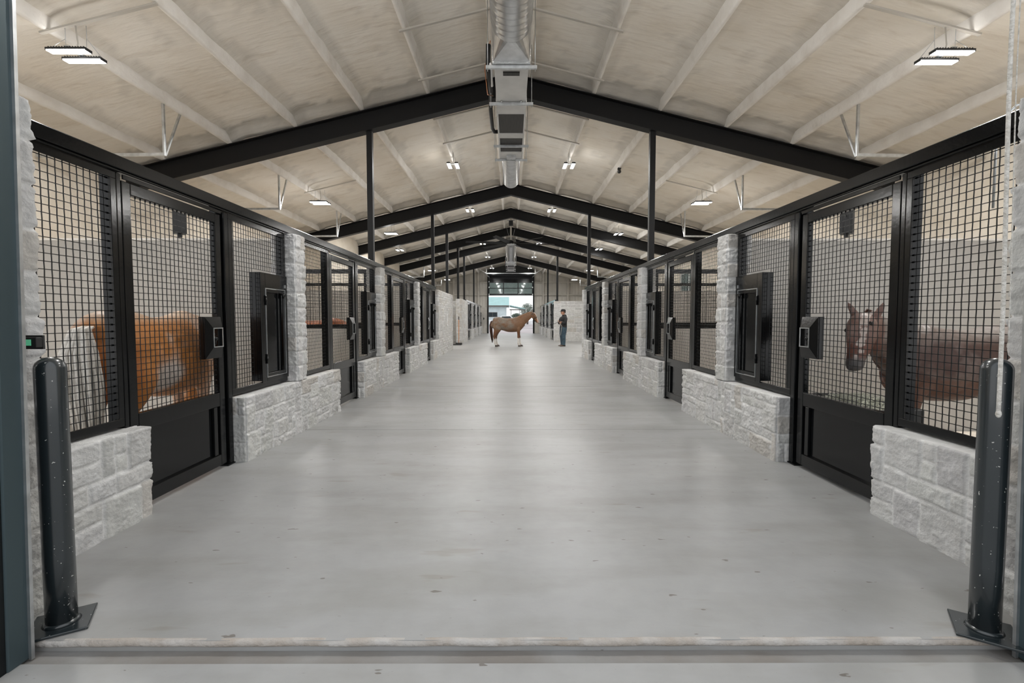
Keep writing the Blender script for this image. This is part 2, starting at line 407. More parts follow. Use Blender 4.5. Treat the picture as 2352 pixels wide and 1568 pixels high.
# raised sectional door with glazed rows
def sectional_door():
    t = tag(MB().box(-DX+.10, DX-.10, Y1-.12, Y1-.07, DZ, DZ+.16).build('door_1', M['black']), kind='structure')
    fr = MB(); h = .50; z = DZ+.16; cols = [-1.94, -.64, .64, 1.94]
    for r in range(3):
        z0 = z + r*h
        fr.box(-1.94, 1.94, Y1-.12, Y1-.07, z0+h-.06, z0+h)
        for i, x in enumerate(cols):
            xa = x if i == 0 else x-.04; xb = x if i == 3 else x+.04
            if i == 0: xb = x+.08
            if i == 3: xa = x-.08
            fr.box(xa, xb, Y1-.12, Y1-.07, z0, z0+h-.06)
    fr.build('door_frame', M['black'], t)
    for r in range(3):
        gl = MB()
        for i in range(3): gl.box(cols[i]+.04, cols[i+1]-.04, Y1-.1, Y1-.09, z+r*h, z+r*h+h-.06)
        gl.build('glazing_row', M['glass'] if r < 2 else M['panel'], t)
    tr = MB()
    for s in (-1, 1):
        tr.box(*sorted((s*1.95, s*2.0)), Y1-.2, Y1-.13, 0.02, DT-.1)
        tr.bar((s*1.98, Y1-.2, DT+.02), (s*1.98, Y1-3.2, DT+.02), .05, .05)
        tr.bar((s*1.98, Y1-3.15, DT+.02), (s*1.98, Y1-3.15, roofz(1.98)-.2), .04, .04)
        tr.bar((s*1.98, Y1-3.15, DT+.02), (s*2.5, Y1-3.15, roofz(2.5)-.2), .03, .03)
        tr.bar((s*1.98, Y1-.5, DT+.05), (s*2.45, Y1-.5, DT+.5), .04, .04)
    tr.bar((-1.98, Y1-3.15, DT+.02), (1.98, Y1-3.15, DT+.02), .05, .05)
    tr.build('track', M['galv'], t)
    hz = MB()                                  # upper sections lying flat in the horizontal track
    for k in range(4): hz.box(-1.9, 1.9, Y1-.75-k*.52, Y1-.27-k*.52, DT-.01, DT+.03)
    hz.build('raised_section', M['black'], t, .004)
    lb = MB()
    for s in (-1, 1):
        for zz in (DZ+.05, DZ+.66, DZ+1.16, DZ+1.6): lb.box(*sorted((s*1.86, s*1.97)), Y1-.15, Y1-.12, zz, zz+.10)
    lb.build('hinge_plate', M['galv'], t)
sectional_door()

# ------------------------------------------------------------------ roof steel
for i, y in enumerate(FRAMES):
    nm = ['nearest', 'second', 'third', 'fourth', 'fifth', 'farthest'][i]
    r = thing('roof_frame', f'black steel gable frame under the ceiling, {nm} of the six from the camera', 'steel frame', (0, y, 0), group='black steel gable frames')
    for s in (-1, 1):
        ex = OX-.02
        if s < 0 and i in (2, 3): ex = TX-.005
        if s < 0 and i == 1: ex = TX+.85
        if s < 0 and i == 4: ex = TX-.005
        m = MB()
        def P(x, dz): return (s*x, RB - SL*x + dz)
        def slab(d0, d1, w):
            a = P(0, d0); b = P(ex, d0); c = P(ex, d1); d = P(0, d1); vs = []
            for yy in (-w/2, w/2): vs += [(q[0], yy, q[1]) for q in (a, b, c, d)]
            m.add(vs, [(0,1,2,3),(7,6,5,4),(0,4,5,1),(1,5,6,2),(2,6,7,3),(3,7,4,0)] if s > 0 else [(3,2,1,0),(4,5,6,7),(1,5,4,0),(2,6,5,1),(3,7,6,2),(0,4,7,3)])
        slab(0, .014, .20); slab(.014, RD-.014, .012); slab(RD-.014, RD, .20)
        m.build('rafter', M['frame'], r)
for s in (-1, 1):
    for k, x in enumerate([.32, 1.55, 2.79, 4.03, 5.27, 6.51]):
        m = MB(); ys = [1.75 + j*.16 for j in range(254)]; prof = [(-.105, .11), (-.058, .03), (-.036, -.10), (-.02, -.125), (.018, -.125), (.034, -.10), (.050, .03), (.10, .11)]
        vs = []; n = len(prof)
        for y in ys:
            for a, b in prof:
                wv = .014*N(y*1.6, a*20, k*3+s) + .008*N(y*5, b*20, k+s*2)
                vs.append((s*x + a*(1+wv*10), y, roofz(x) - .06 + b + wv))
        fs = [(j*n+i, (j+1)*n+i, (j+1)*n+i+1, j*n+i+1) for j in range(len(ys)-1) for i in range(n-1)]
        m.add(vs, fs, True)
        side = 'left' if s < 0 else 'right'
        w = ['beside the ridge', 'second from the ridge', 'third from the ridge', 'fourth from the ridge', 'fifth from the ridge', 'outermost, above the stalls'][k]
        m.build('roof_purlin', M['foam_purlin'], label=f'foam-covered roof purlin on the {side} slope, {w}', cat='roof beam', group='foam-covered purlins')
# slender square columns standing on the header beams
for s, idx in ((-1, [0, 1, 2, 3, 4, 5]), (1, [0, 1, 4, 5])):
    side = 'left' if s < 0 else 'right'
    for q, i in enumerate(idx):
        X = 2.665; zt = RB - SL*X; w = .105
        z0 = 2.40 if i in (0, 1) or i == 5 else (2.33)
        if i in (2, 3, 4): z0 = 2.312
        if s > 0 and i == 4: z0 = 2.312
        y = FRAMES[i]
        if s < 0 and i == 3: y = 24.38
        if i == 4 : y = 27.60 if s < 0 else 27.72
        m = MB().box(-w/2, w/2, -w/2, w/2, 0, RB - SL*X - z0 if i not in (3,4) else RB - SL*X - z0 )
        t = thing('steel_column', f'slim black roof column on the {side} stall line, {["nearest","second","third","fourth","fifth","farthest"][q] if s<0 else ["nearest","second","third","farthest"][q]} on that side', 'column', (s*X, y, z0), group='black roof columns')
        m.build('shaft', M['frame'], t, .006); MB().box(-.08, .08, -.08, .08, 0, .012).build('base_plate', M['frame'], t)

# ------------------------------------------------------------------ masonry
def stone_mesh(x0, x1, y0, y1, z0, z1, res, seed, uz=.088, us=.085, rough=1.25, warm=.12, ws=(1, 2, 3, 3, 4, 5), hs=(1, 2, 2, 3)):
    rnd = random.Random(seed)
    L = [x1-x0, y1-y0]; per = 2*(L[0]+L[1])
    nz = max(1, round((z1-z0)/uz)); ns = max(4, round(per/us)); dz = (z1-z0)/nz; ds = per/ns
    grid = [[-1]*ns for _ in range(nz)]; st = []
    for r in range(nz):
        c = 0
        while c < ns:
            if grid[r][c] >= 0: c += 1; continue
            w = rnd.choice(ws); h = rnd.choice(hs)
            w2 = 0
            while w2 < w and c+w2 < ns and grid[r][c+w2] < 0: w2 += 1
            if r + h > nz: h = nz - r
            i = len(st)
            for a in range(h):
                for b in range(w2): grid[r+a][c+b] = i
            if rnd.random() < warm: g_ = rnd.uniform(.80, .93); col = (g_, g_*.955, g_*.90)
            else:
                g_ = rnd.uniform(.84, .99); col = (g_, g_*rnd.uniform(.985, 1.0), g_*rnd.uniform(.965, .995))
            st.append((c*ds, (c+w2)*ds, r*dz, (r+h)*dz, rnd.uniform(-.003, .007), rnd.uniform(-.04, .04), rnd.uniform(-.05, .05), col))
            c += w2
    # ring points
    ring = []; cr = .016
    def seg(ax, ay, bx, by, nx, ny):
        l = math.hypot(bx-ax, by-ay); n = max(2, round(l/res))
        for i in range(n):
            t = i/n; ring.append((ax+(bx-ax)*t, ay+(by-ay)*t, nx, ny, t*l, l))
    seg(x0, y0, x1, y0, 0, -1); seg(x1, y0, x1, y1, 1, 0); seg(x1, y1, x0, y1, 0, 1); seg(x0, y1, x0, y0, -1, 0)
    n = len(ring); rows = max(2, round((z1-z0)/res)) + 1
    vs = []; tint = []; cx_, cy_ = (x0+x1)/2, (y0+y1)/2
    acc = 0; ss = []
    for i, (x, y, nx, ny, t, l) in enumerate(ring):
        ss.append(acc)
        x2, y2 = ring[(i+1) % n][:2]; acc += math.hypot(x2-x, y2-y)
    for j in range(rows):
        z = (z1-z0)*j/(rows-1)
        for i, (x, y, nx, ny, t, l) in enumerate(ring):
            s_ = ss[i] + .012*N(ss[i]*9, z*9, seed); zz = z + .010*N(ss[i]*7, z*7, seed+5)
            zz = min(max(zz, .0005), z1-z0-.0005); s_ = s_ % per
            a = st[grid[min(nz-1, int(zz/dz))][min(ns-1, int(s_/ds))]]
            d = min(s_-a[0], a[1]-s_, zz-a[2] if a[2] > 0 else 9, a[3]-zz if a[3] < z1-z0-.001 else .03)
            k = min(1, max(0, (d-.003)/.011)); k = k*k*(3-2*k)
            off = -.010*(1-k) + k*(a[4] + (s_-(a[0]+a[1])/2)*a[5] + (zz-(a[2]+a[3])/2)*a[6])
            off += k*rough*(.007*N(ss[i]*13, z*17, seed+9) + .010*(abs(N(ss[i]*24, z*30, seed+2))-.2) + .003*N(ss[i]*60, z*60, seed+4))
            # round the vertical arrises
            e = min(t, l-t); dx, dy = nx, ny
            if e < cr*2:
                q = 1 - e/(cr*2); off -= cr*.55*q*q
                if t < l/2: px_, py_ = ring[(i-1-int(t/res)-1) % n][2:4]
                else: px_, py_ = ring[(i+int((l-t)/res)+2) % n][2:4]
                dx = nx + px_*q*.9; dy = ny + py_*q*.9
            zo = z + z0
            if j == rows-1: zo += .006*N(ss[i]*8, 3, seed) - .004; off -= .008
            vs.append((x+dx*off, y+dy*off, zo))
            if k < .5: tint.append((1.14, 1.13, 1.12) if warm < .5 else (.95, .95, .94))
            else: tint.append(a[7])
    fs = [(j*n+i, j*n+(i+1) % n, (j+1)*n+(i+1) % n, (j+1)*n+i) for j in range(rows-1) for i in range(n)]
    b = (rows-1)*n; fs.append(tuple(b+i for i in range(n)))
    mb = MB(); mb.add(vs, fs, True); me = mb.mesh('stone'); me.polygons[len(fs)-1].use_smooth = False
    colattr(me, lambda c, nn, i: tint[i]); me.materials.append(M['stone'])
    return me
def stone(name, me, label, cat, loc, group=None, sx_=1):
    o = obj(name, me, None, loc=loc, label=label, cat=cat, group=group); o.scale = (sx_, 1, 1); return o
KH = .612; PH = 2.31; SB = AX+.29          # knee wall height, pillar height, back of the stonework
# meshes are modelled for the right-hand side (x > 0) about y = the stall boundary, mirrored copies for the left
knee = stone_mesh(AX, SB, -1.25, 1.24, 0, KH, .0095, 3)
knee2 = stone_mesh(AX, SB, -1.25, 1.24, 0, KH, .0095, 14)
half0 = stone_mesh(AX, SB, -3.42, -2.42, 0, KH, .0095, 5, uz=.125, us=.10, rough=.8, warm=.05, ws=(1, 2, 2, 3, 3), hs=(1, 1, 2))
half0b = stone_mesh(AX, SB, -3.42, -2.42, 0, KH, .0095, 25, uz=.125, us=.10, rough=.8, warm=.05, ws=(1, 2, 2, 3, 3), hs=(1, 1, 2))
kend = stone_mesh(AX, SB, -1.25, -.14, 0, KH, .014, 8)
pil = stone_mesh(AX, SB, -.14, .13, KH+.004, PH, .010, 6, uz=.17, us=.135, warm=.05, ws=(1, 2, 2), hs=(1, 1))
pil2 = stone_mesh(AX, SB, -.14, .13, KH+.004, PH, .010, 16, uz=.17, us=.135, warm=.05, ws=(1, 2, 2), hs=(1, 1))
fpil = stone_mesh(AX, SB, -.14, .13, 0, PH, .02, 36, uz=.17, us=.135, ws=(1, 2, 2), hs=(1, 1))
for s in (-1, 1):
    side = 'left' if s < 0 else 'right'
    stone('stone_knee_wall', half0 if s < 0 else half0b, f'low rough stone wall behind the {side} bollard, under the nearest mesh panel', 'stone wall', (0, 5.69, 0), 'low stone walls', s)
    for k in range(3):
        stone('stone_knee_wall', [knee, knee2][(k + (s > 0)) % 2], f'low rough stone wall on the {side} between the {ORD[k]} and {ORD[k+1]} stall gates from the camera', 'stone wall', (0, NEARB[k], 0), 'low stone walls', s)
        stone('stone_pillar', [pil, pil2][(k + (s > 0)) % 2], f'rough pale stone pillar on the {side}, {["nearest the camera","second from the camera","third from the camera"][k]}', 'stone pillar', (0, NEARB[k], 0), 'stone pillars between stalls', s)
    stone('stone_knee_wall', kend, f'short low stone wall past the fourth stall gate on the {side}', 'stone wall', (0, 16.64, 0), 'low stone walls', s)
    for k in range(4):
        if k < 3: stone('stone_knee_wall', [knee, knee2][k % 2], f'far low stone wall on the {side} beyond the cross aisle, {ORD[k]} after the full-height wall', 'stone wall', (0, FARB[k], 0), 'far low stone walls', s)
        if k < 3: stone('stone_pillar', pil, f'far stone pillar on the {side} beyond the cross aisle, {ORD[k]} after the full-height wall', 'stone pillar', (0, FARB[k], 0), 'far stone pillars', s)
        else: stone('stone_knee_wall', kend, f'last low stone wall on the {side} beside the far doorway', 'stone wall', (0, 42.3, 0), 'far low stone walls', s)
# right: end pillar of the first range; left: the long full-height wall
stone('stone_pillar', fpil, 'full-height stone end pillar on the right where the near stalls stop', 'stone pillar', (0, 16.64, 0), 'stone pillars between stalls', 1)
stone('stone_wall', stone_mesh(-SB, -AX, 16.505, 20.5, 0, PH, .022, 41), 'full-height rough stone wall on the left after the fourth stall', 'stone wall', (0, 0, 0))
stone('stone_wall', stone_mesh(-SB, -AX, 24.25, 27.69, 0, PH, .024, 42, warm=.3), 'full-height rough stone wall on the left with the broom leaning at its end', 'stone wall', (0, 0, 0))
stone('stone_wall', stone_mesh(-TX+.01, -SB-.02, 27.45, 27.69, 0, PH, .03, 43, warm=.5), 'shadowed stone wall at the back of the left wash bay', 'stone wall', (0, 0, 0))
stone('stone_wall', stone_mesh(AX, OX-.03, 27.6, 27.88, 0, PH, .025, 44, us=.13, ws=(3, 4, 5, 6), warm=.1), 'wide stone wall facing the camera behind the man', 'stone wall', (0, 0, 0))
# entrance: stone wing at each jamb
stone('stone_wing_wall', stone_mesh(-3.1, -2.15, 1.97, 2.215, 0, 2.325, .0125, 51, uz=.19, us=.12, rough=1.3, ws=(2, 2, 3), hs=(1, 1)), 'stone wing wall at the far left edge behind the door jamb', 'stone wall', (0, 0, 0))
stone('stone_wing_wall', stone_mesh(2.255, 3.1, 1.97, 2.20, 0, 2.325, .0125, 52, uz=.19, us=.12, rough=1.3, ws=(2, 2, 3), hs=(1, 1)), 'stone wing wall at the far right edge behind the hanging rope', 'stone wall', (0, 0, 0))

# ------------------------------------------------------------------ stall fronts (local x: 0 = front plane, + into the stall; local y: 0 = far boundary)
GP = .0455
def grille(y0, y1, z0, z1, x=.055, holes=(), weave=.0008, r=.0030):
    m = MB()
    ny = round((y1-y0)/GP); nz = round((z1-z0)/GP); py = (y1-y0)/ny; pz = (z1-z0)/nz
    def inside(y, z): return any(a < y < b and c < z < d for a, b, c, d in holes)
    def runs(pts, test):
        cur = []
        for p in pts:
            if test(p): 
                if len(cur) > 1: yield cur
                cur = []
            else: cur.append(p)
        if len(cur) > 1: yield cur
    for i in range(ny):
        y = y0 + (i+.5)*py
        pts = [(x + weave*(1 if (i+j) % 2 else -1), y, z0 + (j)*pz - (pz/2 if 0 else 0)) for j in range(nz+1)]
        pts = [(x, y, z0)] + [(x + weave*(1 if (i+j) % 2 else -1), y, z0+(j+.5)*pz) for j in range(nz)] + [(x, y, z1)]
        for c in runs(pts, lambda p: inside(p[1], p[2])): m.tube(c, r, 4, False, False)
    for j in range(nz):
        z = z0 + (j+.5)*pz
        pts = [(x, y0, z)] + [(x - weave*(1 if (i+j) % 2 else -1), y0+(i+.5)*py, z) for i in range(ny)] + [(x, y1, z)]
        for c in runs(pts, lambda p: inside(p[1], p[2])): m.tube(c, r, 4, False, False)
    studs(m, y0, y1, z0, z1, x); return m
def studs(m, y0, y1, z0, z1, x):
    ny = round((y1-y0)/GP); nz = round((z1-z0)/GP); py = (y1-y0)/ny; pz = (z1-z0)/nz
    for j in range(nz):
        for y, sgn in ((y0, -1), (y1, 1)): m.ball((x, y - sgn*.004, z0+(j+.5)*pz), .0065, 5, 4)
    for i in range(ny): m.ball((x, y0+(i+.5)*py, z1-.004), .0065, 5, 4)
    return m
def rim(m, y0, y1, z0, z1, w, xa, xb, wb=None):
    wb = wb or w
    m.box(xa, xb, y0, y1, z0, z0+wb); m.box(xa, xb, y0, y1, z1-w, z1)
    m.box(xa, xb, y0, y0+w, z0+wb, z1-w); m.box(xa, xb, y1-w, y1, z0+wb, z1-w)
    return m
XD = .10
def make_panelA(y0=-3.50):
    t = thing('mesh_panel', '', 'mesh panel', (FX, 5.69, 0)); w = .045
    rim(MB(), y0, -2.50, KH+.012, 2.295, w, 0, .012, .055).build('frame', M['black'], t, .003)
    rim(MB(), y0+.004, -2.504, KH+.016, 2.291, .008, .012, XD).build('frame_flange', M['black'], t)
    grille(y0+.014, -2.514, KH+.03, 2.28).build('wire_mesh', M['wire'], t)
    return reg(t)
def make_gate():
    t = thing('stall_gate', '', 'gate', (FX, 5.69, 0)); y0, y1 = -2.455, -1.375; w = .075
    m = MB(); m.box(0, .045, y0, y0+w, .035, 2.255); m.box(0, .045, y1-w, y1, .035, 2.255)
    m.box(0, .045, y0+w, y1-w, .035, .135); m.box(0, .045, y0+w, y1-w, .565, .685); m.box(0, .045, y0+w, y1-w, 2.175, 2.255)
    m.build('frame', M['black'], t, .005)
    MB().box(.028, .038, y0+w, y1-w, .135, .565).build('kick_panel', M['panel'], t)
    MB().box(.004, .026, y1-w-.085, y1-w-.035, .137, .563).build('panel_stile', M['black'], t, .003)
    hole = [(y1-w-.185, y1, 1.0, 1.35)]
    grille(y0+w, y1-w, .685, 2.175, .025, hole).build('wire_mesh', M['wire'], t)
    # latch box: truncated pyramid plate round a recess
    ya, yb = y1-w-.185, y1-.035; za, zb = .995, 1.355
    o = MB(); A = [(.0, ya, za), (.0, yb, za), (.0, yb, zb), (.0, ya, zb)]
    o.box(0.0, .05, ya, ya+.006, za, zb); o.box(0, .05, ya, yb, za, za+.006); o.box(0, .05, ya, yb, zb-.006, zb)
    I = [(-.018, ya+.095, za+.10), (-.018, yb-.005, za+.10), (-.018, yb-.005, zb-.10), (-.018, ya+.095, zb-.10)]
    o.add(A+I, [(0,4,5,1),(1,5,6,2),(2,6,7,3),(3,7,4,0)])
    R = [(.03, q[1], q[2]) for q in I]
    o.add(I+R, [(0,4,5,1),(1,5,6,2),(2,6,7,3),(3,7,4,0)])
    lb = o.build('latch_box', M['black'], t)
    rim(MB(), ya+.09, yb, za+.095, zb-.095, .008, -.022, -.016).build('recess_rim', M['galv'], lb)
    MB().tube([(.028, ya+.13, za+.17), (-.012, ya+.13, za+.17)], .012, 10).ball((-.014, ya+.13, za+.17), .017).tube([(-.012, ya+.13, za+.17), (-.008, ya+.132, za+.12)], .006, 8).build('latch_knob', M['black'], lb)
    # hanging track cover over the gate
    MB().box(-.012, .0, y0+.002, y1-.002, 2.262, 2.292).build('top_track', M['black'], t, .003)
    return reg(t)
def make_panelC():
    t = thing('mesh_panel', '', 'mesh panel', (FX, 5.69, 0)); y0, y1 = -1.255, -.155; w = .07
    fy, fz = -.735, 1.815
    m = rim(MB(), y0, y1, KH+.012, 2.295, .05, 0, .012, .06)
    m.box(0, .012, y0+.05, y0+w, KH+.072, 2.245)
    m.build('frame', M['black'], t, .003)
    rim(MB(), y0+.004, y1-.004, KH+.016, 2.291, .008, .012, XD).build('frame_flange', M['black'], t)
    grille(y0+w-.01, y1-.014, KH+.03, 2.28, .055, [(fy-.0, y1, KH, fz)]).build('wire_mesh', M['wire'], t)
    # feed door: deep surround, leaf, two hinges, latch
    f = MB(); f.box(-.012, XD, fy, fy+.008, KH+.08, fz)
    for a in ((fy, fy+.095), (y1-.055, y1-.0)): f.box(-.014, -.002, a[0], a[1], KH+.06, fz)
    f.box(-.014, -.002, fy+.095, y1-.055, fz-.16, fz); f.box(-.014, -.002, fy+.095, y1-.055, KH+.06, KH+.11)
    f.box(-.002, XD, fy+.008, y1-.01, fz-.006, fz)
    f.build('feeder_surround', M['black'], t, .003)
    d = MB(); ya, yb, za, zb = fy+.10, y1-.06, KH+.115, fz-.165
    rim(d, ya, yb, za, zb, .035, -.012, .0, .035)
    fd = d.build('feed_door', M['black'], t, .003)
    MB().box(.012, .02, ya+.03, yb-.03, za+.03, zb-.03).build('door_panel', M['panel'], fd)
    e = MB(); e.box(-.001, .011, yb-.13, yb-.105, za+.036, zb-.036); e.build('door_rib', M['black'], fd, .002)
    r2 = MB(); rim(r2, ya-.008, yb+.006, za-.008, zb+.008, .005, -.020, -.013); r2.build('edge_bead', M['galv'], fd)
    for zz in (za+.14, zb-.17):
        h = MB().tube([(-.022, ya-.012, zz), (-.022, ya-.012, zz+.10)], .008, 8); h.tube([(-.022, ya-.012, zz+.03), (-.022, ya-.012, zz+.07)], .0105, 8); h.build('hinge', M['black'], fd)
    MB().box(-.03, -.015, yb-.09, yb+.025, zb-.055, zb-.035).ball((-.03, yb-.06, zb-.06), (.016, .022, .03)).build('latch', M['black'], fd)
    MB().box(-.022, -.014, yb-.01, yb+.014, zb+.03, zb+.065).build('latch_tag', M['galv'], fd)
    return reg(t)
def make_post(y0, y1, deep, fin=False):
    t = thing('gate_post', '', 'post', (FX, 5.69, 0))
    m = MB()
    if not fin: m.box(0, deep, y0, y1, 0, 2.295)
    else:                                # channel-shaped lock post
        m.box(.0, deep, y0+.055, y1, 0, 2.295); m.box(.04, deep, y0, y0+.05, 0, 2.295)
    m.build('upright', M['black'], t, .005)
    MB().box(-.01, deep+.01, y0-.0, y1+.0, .0, .012).build('foot_plate', M['black'], t)
    return reg(t)
def make_farA():
    return make_panelA(-3.50)
pA = make_panelA(); gt = make_gate(); pC = make_panelC(); p1 = make_post(-2.498, -2.460, .06); p2 = make_post(-1.372, -1.258, .10, True)
def place(o, s, y, label, first): 
    if first[0] is o: 
        pass
    return None
used = set()
def put(proto, s, y, label, group):
    if proto.name not in used:
        used.add(proto.name); proto.location = (s*FX, y, 0); proto.scale = (s, 1, 1); tag(proto, label, None, group); return proto
    return dup(proto, loc=(s*FX, y, 0), scale=(s, 1, 1), label=label, group=group)
for far, BB in ((0, NEARB), (1, FARB)):
    for s in (-1, 1):
        side = 'left' if s < 0 else 'right'
        for k, y in enumerate(BB):
            wh = f'{ORD[k]} stall on the {side}' if not far else f'{ORD[k]} stall beyond the cross aisle on the {side}'
            g_ = 'near' if not far else 'far'
            put(pA, s, y, f'plain mesh panel before the gate, {wh}', f'{g_} mesh panels before the gates')
            put(gt, s, y, f'black gate with solid foot, {wh}', f'{g_} stall gates')
            put(pC, s, y, f'mesh panel with narrow feed door, {wh}', f'{g_} mesh panels with feed doors')
            put(p1, s, y, f'thin black post before the gate, {wh}', f'{g_} thin gate posts')
            put(p2, s, y, f'wide black post after the gate, {wh}', f'{g_} wide gate posts')
for s in (-1, 1):
    side = 'left' if s < 0 else 'right'
    for nm, y0, y1 in (('near', 2.23, 16.5 if s < 0 else 16.77), ('far', 27.7 if s < 0 else 27.89, Y1-.28)):
        m = MB(); m.box(*sorted((s*2.555, s*2.70)), y0, y1, 2.315, 2.40)
        m.box(*sorted((s*2.568, s*2.62)), y0, y1, 2.298, 2.315)
        m.build('header_beam', M['black'], None, .006, label=f'long black steel beam along the top of the {nm} {side} stalls', cat='beam')
# ------------------------------------------------------------------ stall partitions, bedding
for s in (-1, 1):
    side = 'left' if s < 0 else 'right'
    a, b = sorted((s*(SB+.015), s*(OX-.01)))
    def part_board(y): 
        t = thing('stall_partition', f'solid beige partition closing the first stall on the {side}', 'partition', (0, y, 0))
        MB().box(a, b, -.04, .04, .0, 2.245).build('board', M['wallp'], t)
        MB().box(a, b, -.05, .05, 2.245, 2.268).build('cap_rail', M['foam_purlin'], t)
    part_board(5.69)
    for k in (1, 2):
        t = thing('stall_partition', f'half-height partition with black grille above, far side of the {ORD[k]} stall on the {side}', 'partition', (0, NEARB[k], 0))
        MB().box(a, b, -.04, .04, 0, 1.14).build('board', M['wallp'], t)
        m = MB(); m.box(a, b, -.04, .04, 1.14, 1.22); m.box(a, b, -.04, .04, 2.2, 2.28)
        for q in range(4): x = a + (b-a)*q/3; x = min(max(x, a+.03), b-.03); m.box(x-.03, x+.03, -.03, .03, 1.22, 2.2)
        m.build('rail', M['black'], t)
        g = MB(); n = int((b-a)/.06)
        for i in range(n): x = a+.04+(b-a-.08)*i/(n-1); g.tube([(x, 0, 1.22), (x, 0, 2.2)], .0035, 4, False)
        for j in range(16): z = 1.26+.06*j; g.tube([(a, .006, z), (b, .006, z)], .0035, 4, False)
        g.build('wire_mesh', M['wire'], t)
    for y, w in ((16.7 if s > 0 else 16.45, 'fourth stall'),):
        t = thing('stall_partition', f'solid partition closing the fourth stall on the {side}', 'partition', (0, y, 0))
        MB().box(a, b, -.04, .04, 0, 2.28).build('board', M['wallp'], t)
    for k in range(3):
        t = thing('stall_partition', f'far partition behind the mesh, after far stall {ORD[k]} on the {side}', 'partition', (0, FARB[k], 0))
        MB().box(a, b, -.04, .04, 0, 2.28).build('board', M['wallp'], t)
    for k, y in enumerate(NEARB):
        if k == 0: y0 = 2.26
        else: y0 = NEARB[k-1]+.06
        m = MB(); nx, ny = 40, 30; vs = []; xa, xb = sorted((s*(SB+.03), s*(OX-.02))); y1_ = y-.06 if k < 3 else y-.26
        for j in range(ny+1):
            for i in range(nx+1):
                x = xa+(xb-xa)*i/nx; yy = y0+(y1_-y0)*j/ny; e = i in (0, nx) or j in (0, ny)
                vs.append((x, yy, .004 if e else .022+.012*N(x*2, yy*2, k)+.008*N(x*9, yy*9, k)))
        m.add(vs, [(j*(nx+1)+i, j*(nx+1)+i+1, (j+1)*(nx+1)+i+1, (j+1)*(nx+1)+i) for j in range(ny) for i in range(nx)], True)
        m.build('wood_shavings', M['bed'], label=f'pale wood shavings bedding on the floor of the {ORD[k]} {side} stall', cat='bedding', kind='stuff')

t = thing('hay_trough', 'low black hay trough just inside the first right stall gate', 'trough', (2.9, 3.95, 0))
MB().box(-.20, .16, -.42, .42, 0, .03).box(-.20, -.18, -.42, .42, .03, .66).box(.14, .16, -.42, .42, .03, .66).box(-.18, .14, -.42, -.40, .03, .66).box(-.18, .14, .40, .42, .03, .66).build('bin', M['rubber'], t, .004)
hm = MB(); rr_ = random.Random(3)
for i in range(700):
    x, y = rr_.uniform(-.16, .12), rr_.uniform(-.38, .38); z = .60 + rr_.uniform(0, .12)*(1-abs(y)/.5); a = rr_.uniform(0, 6.28); L_ = rr_.uniform(.03, .09)
    x = min(max(x, -.17+abs(L_*math.cos(a))), .13-abs(L_*math.cos(a)))
    y = min(max(y, -.39+L_), .39-L_)
    hm.tube([(2.9+x-L_*math.cos(a), 3.95+y-L_*math.sin(a), z), (2.9+x, 3.95+y, z+rr_.uniform(.0, .03)), (2.9+x+L_*math.cos(a), 3.95+y+L_*math.sin(a), z-.01)], .0022, 4, False)
hm.box(2.73, 3.03, 3.56, 4.34, .035, .60)
hm.build('hay', mat('pale_hay', (.60, .60, .50), .9, var=.35, scale=40), label='pale hay filling the trough under the dark horse', cat='hay', kind='stuff')
# ------------------------------------------------------------------ door jambs, bollards, rope, sensor at the entrance
for s in (-1, 1):
    side = 'left' if s < 0 else 'right'
    X = 1.965 if s < 0 else 2.06
    t = thing('door_jamb', f'dark steel door jamb at the {side} edge of the picture', 'door jamb', (s*X, 1.885, -.04)); t.rotation_euler = (0, s*-.02, 0)
    def bx(a, b, y0, y1, z0=0, z1=4.9): return MB().box(*sorted((s*a, s*b)), y0, y1, z0, z1)
    bx(.006, .40, -.17, .02).build('face_plate', M['jamb'], t, .004)
    bx(.0, .05, -.075, .022).build('return_flange', M['jamb2'], t, .008)
    bx(-.012, .0, .006, .02).build('bright_edge_strip', M['galv'], t)  # pale metal strip standing in for the sky's reflection along the jamb edge
def bollard(X, Y, rot, r, side):
    t = thing('bollard', f'glossy dark steel bollard at the {side} of the entrance', 'bollard', (X, Y, 0), rot)
    prof = [(r, .012)] + [(r, z) for z in (.3, .6, .9, 1.13)] + [(r*math.cos(a), 1.13 + .048*math.sin(a)) for a in [PI/2*i/6 for i in range(1, 6)]] + [(.004, 1.178)]
    MB().lathe((0, 0, 0), prof, 40).build('pipe', M['jamb_g'], t)
    MB().box(-.105, .105, -.105, .105, 0, .012).build('base_plate', M['jamb_g'], t, .003)
    MB().lathe((0, 0, 0), [(r+.012, .012), (r+.004, .022), (r-.002, .026)], 40).build('weld_bead', M['jamb_g'], t)
m = mat('bollard_paint', (.016, .022, .025), .26, coat=.4, spec=.6); M['jamb_g'] = m
# fine pale dust specks on the paint
n = m.node_tree.nodes; l = m.node_tree.links; vo = n.new('ShaderNodeTexNoise'); vo.inputs['Scale'].default_value = 85; vo.inputs['Detail'].default_value = 1
tcn = n.new('ShaderNodeTexCoord'); l.new(tcn.outputs['Object'], vo.inputs['Vector']); r_ = n.new('ShaderNodeValToRGB')
r_.color_ramp.elements[0].position = .735; r_.color_ramp.elements[0].color = (.016, .022, .025, 1); r_.color_ramp.elements[1].position = .76; r_.color_ramp.elements[1].color = (.5, .5, .47, 1)
l.new(vo.outputs['Fac'], r_.inputs[0]); l.new(r_.outputs[0], n['Principled BSDF'].inputs['Base Color'])
bollard(-1.985, 2.06, .55, .0545, 'left'); bollard(2.025, 2.0, -.6, .053, 'right')
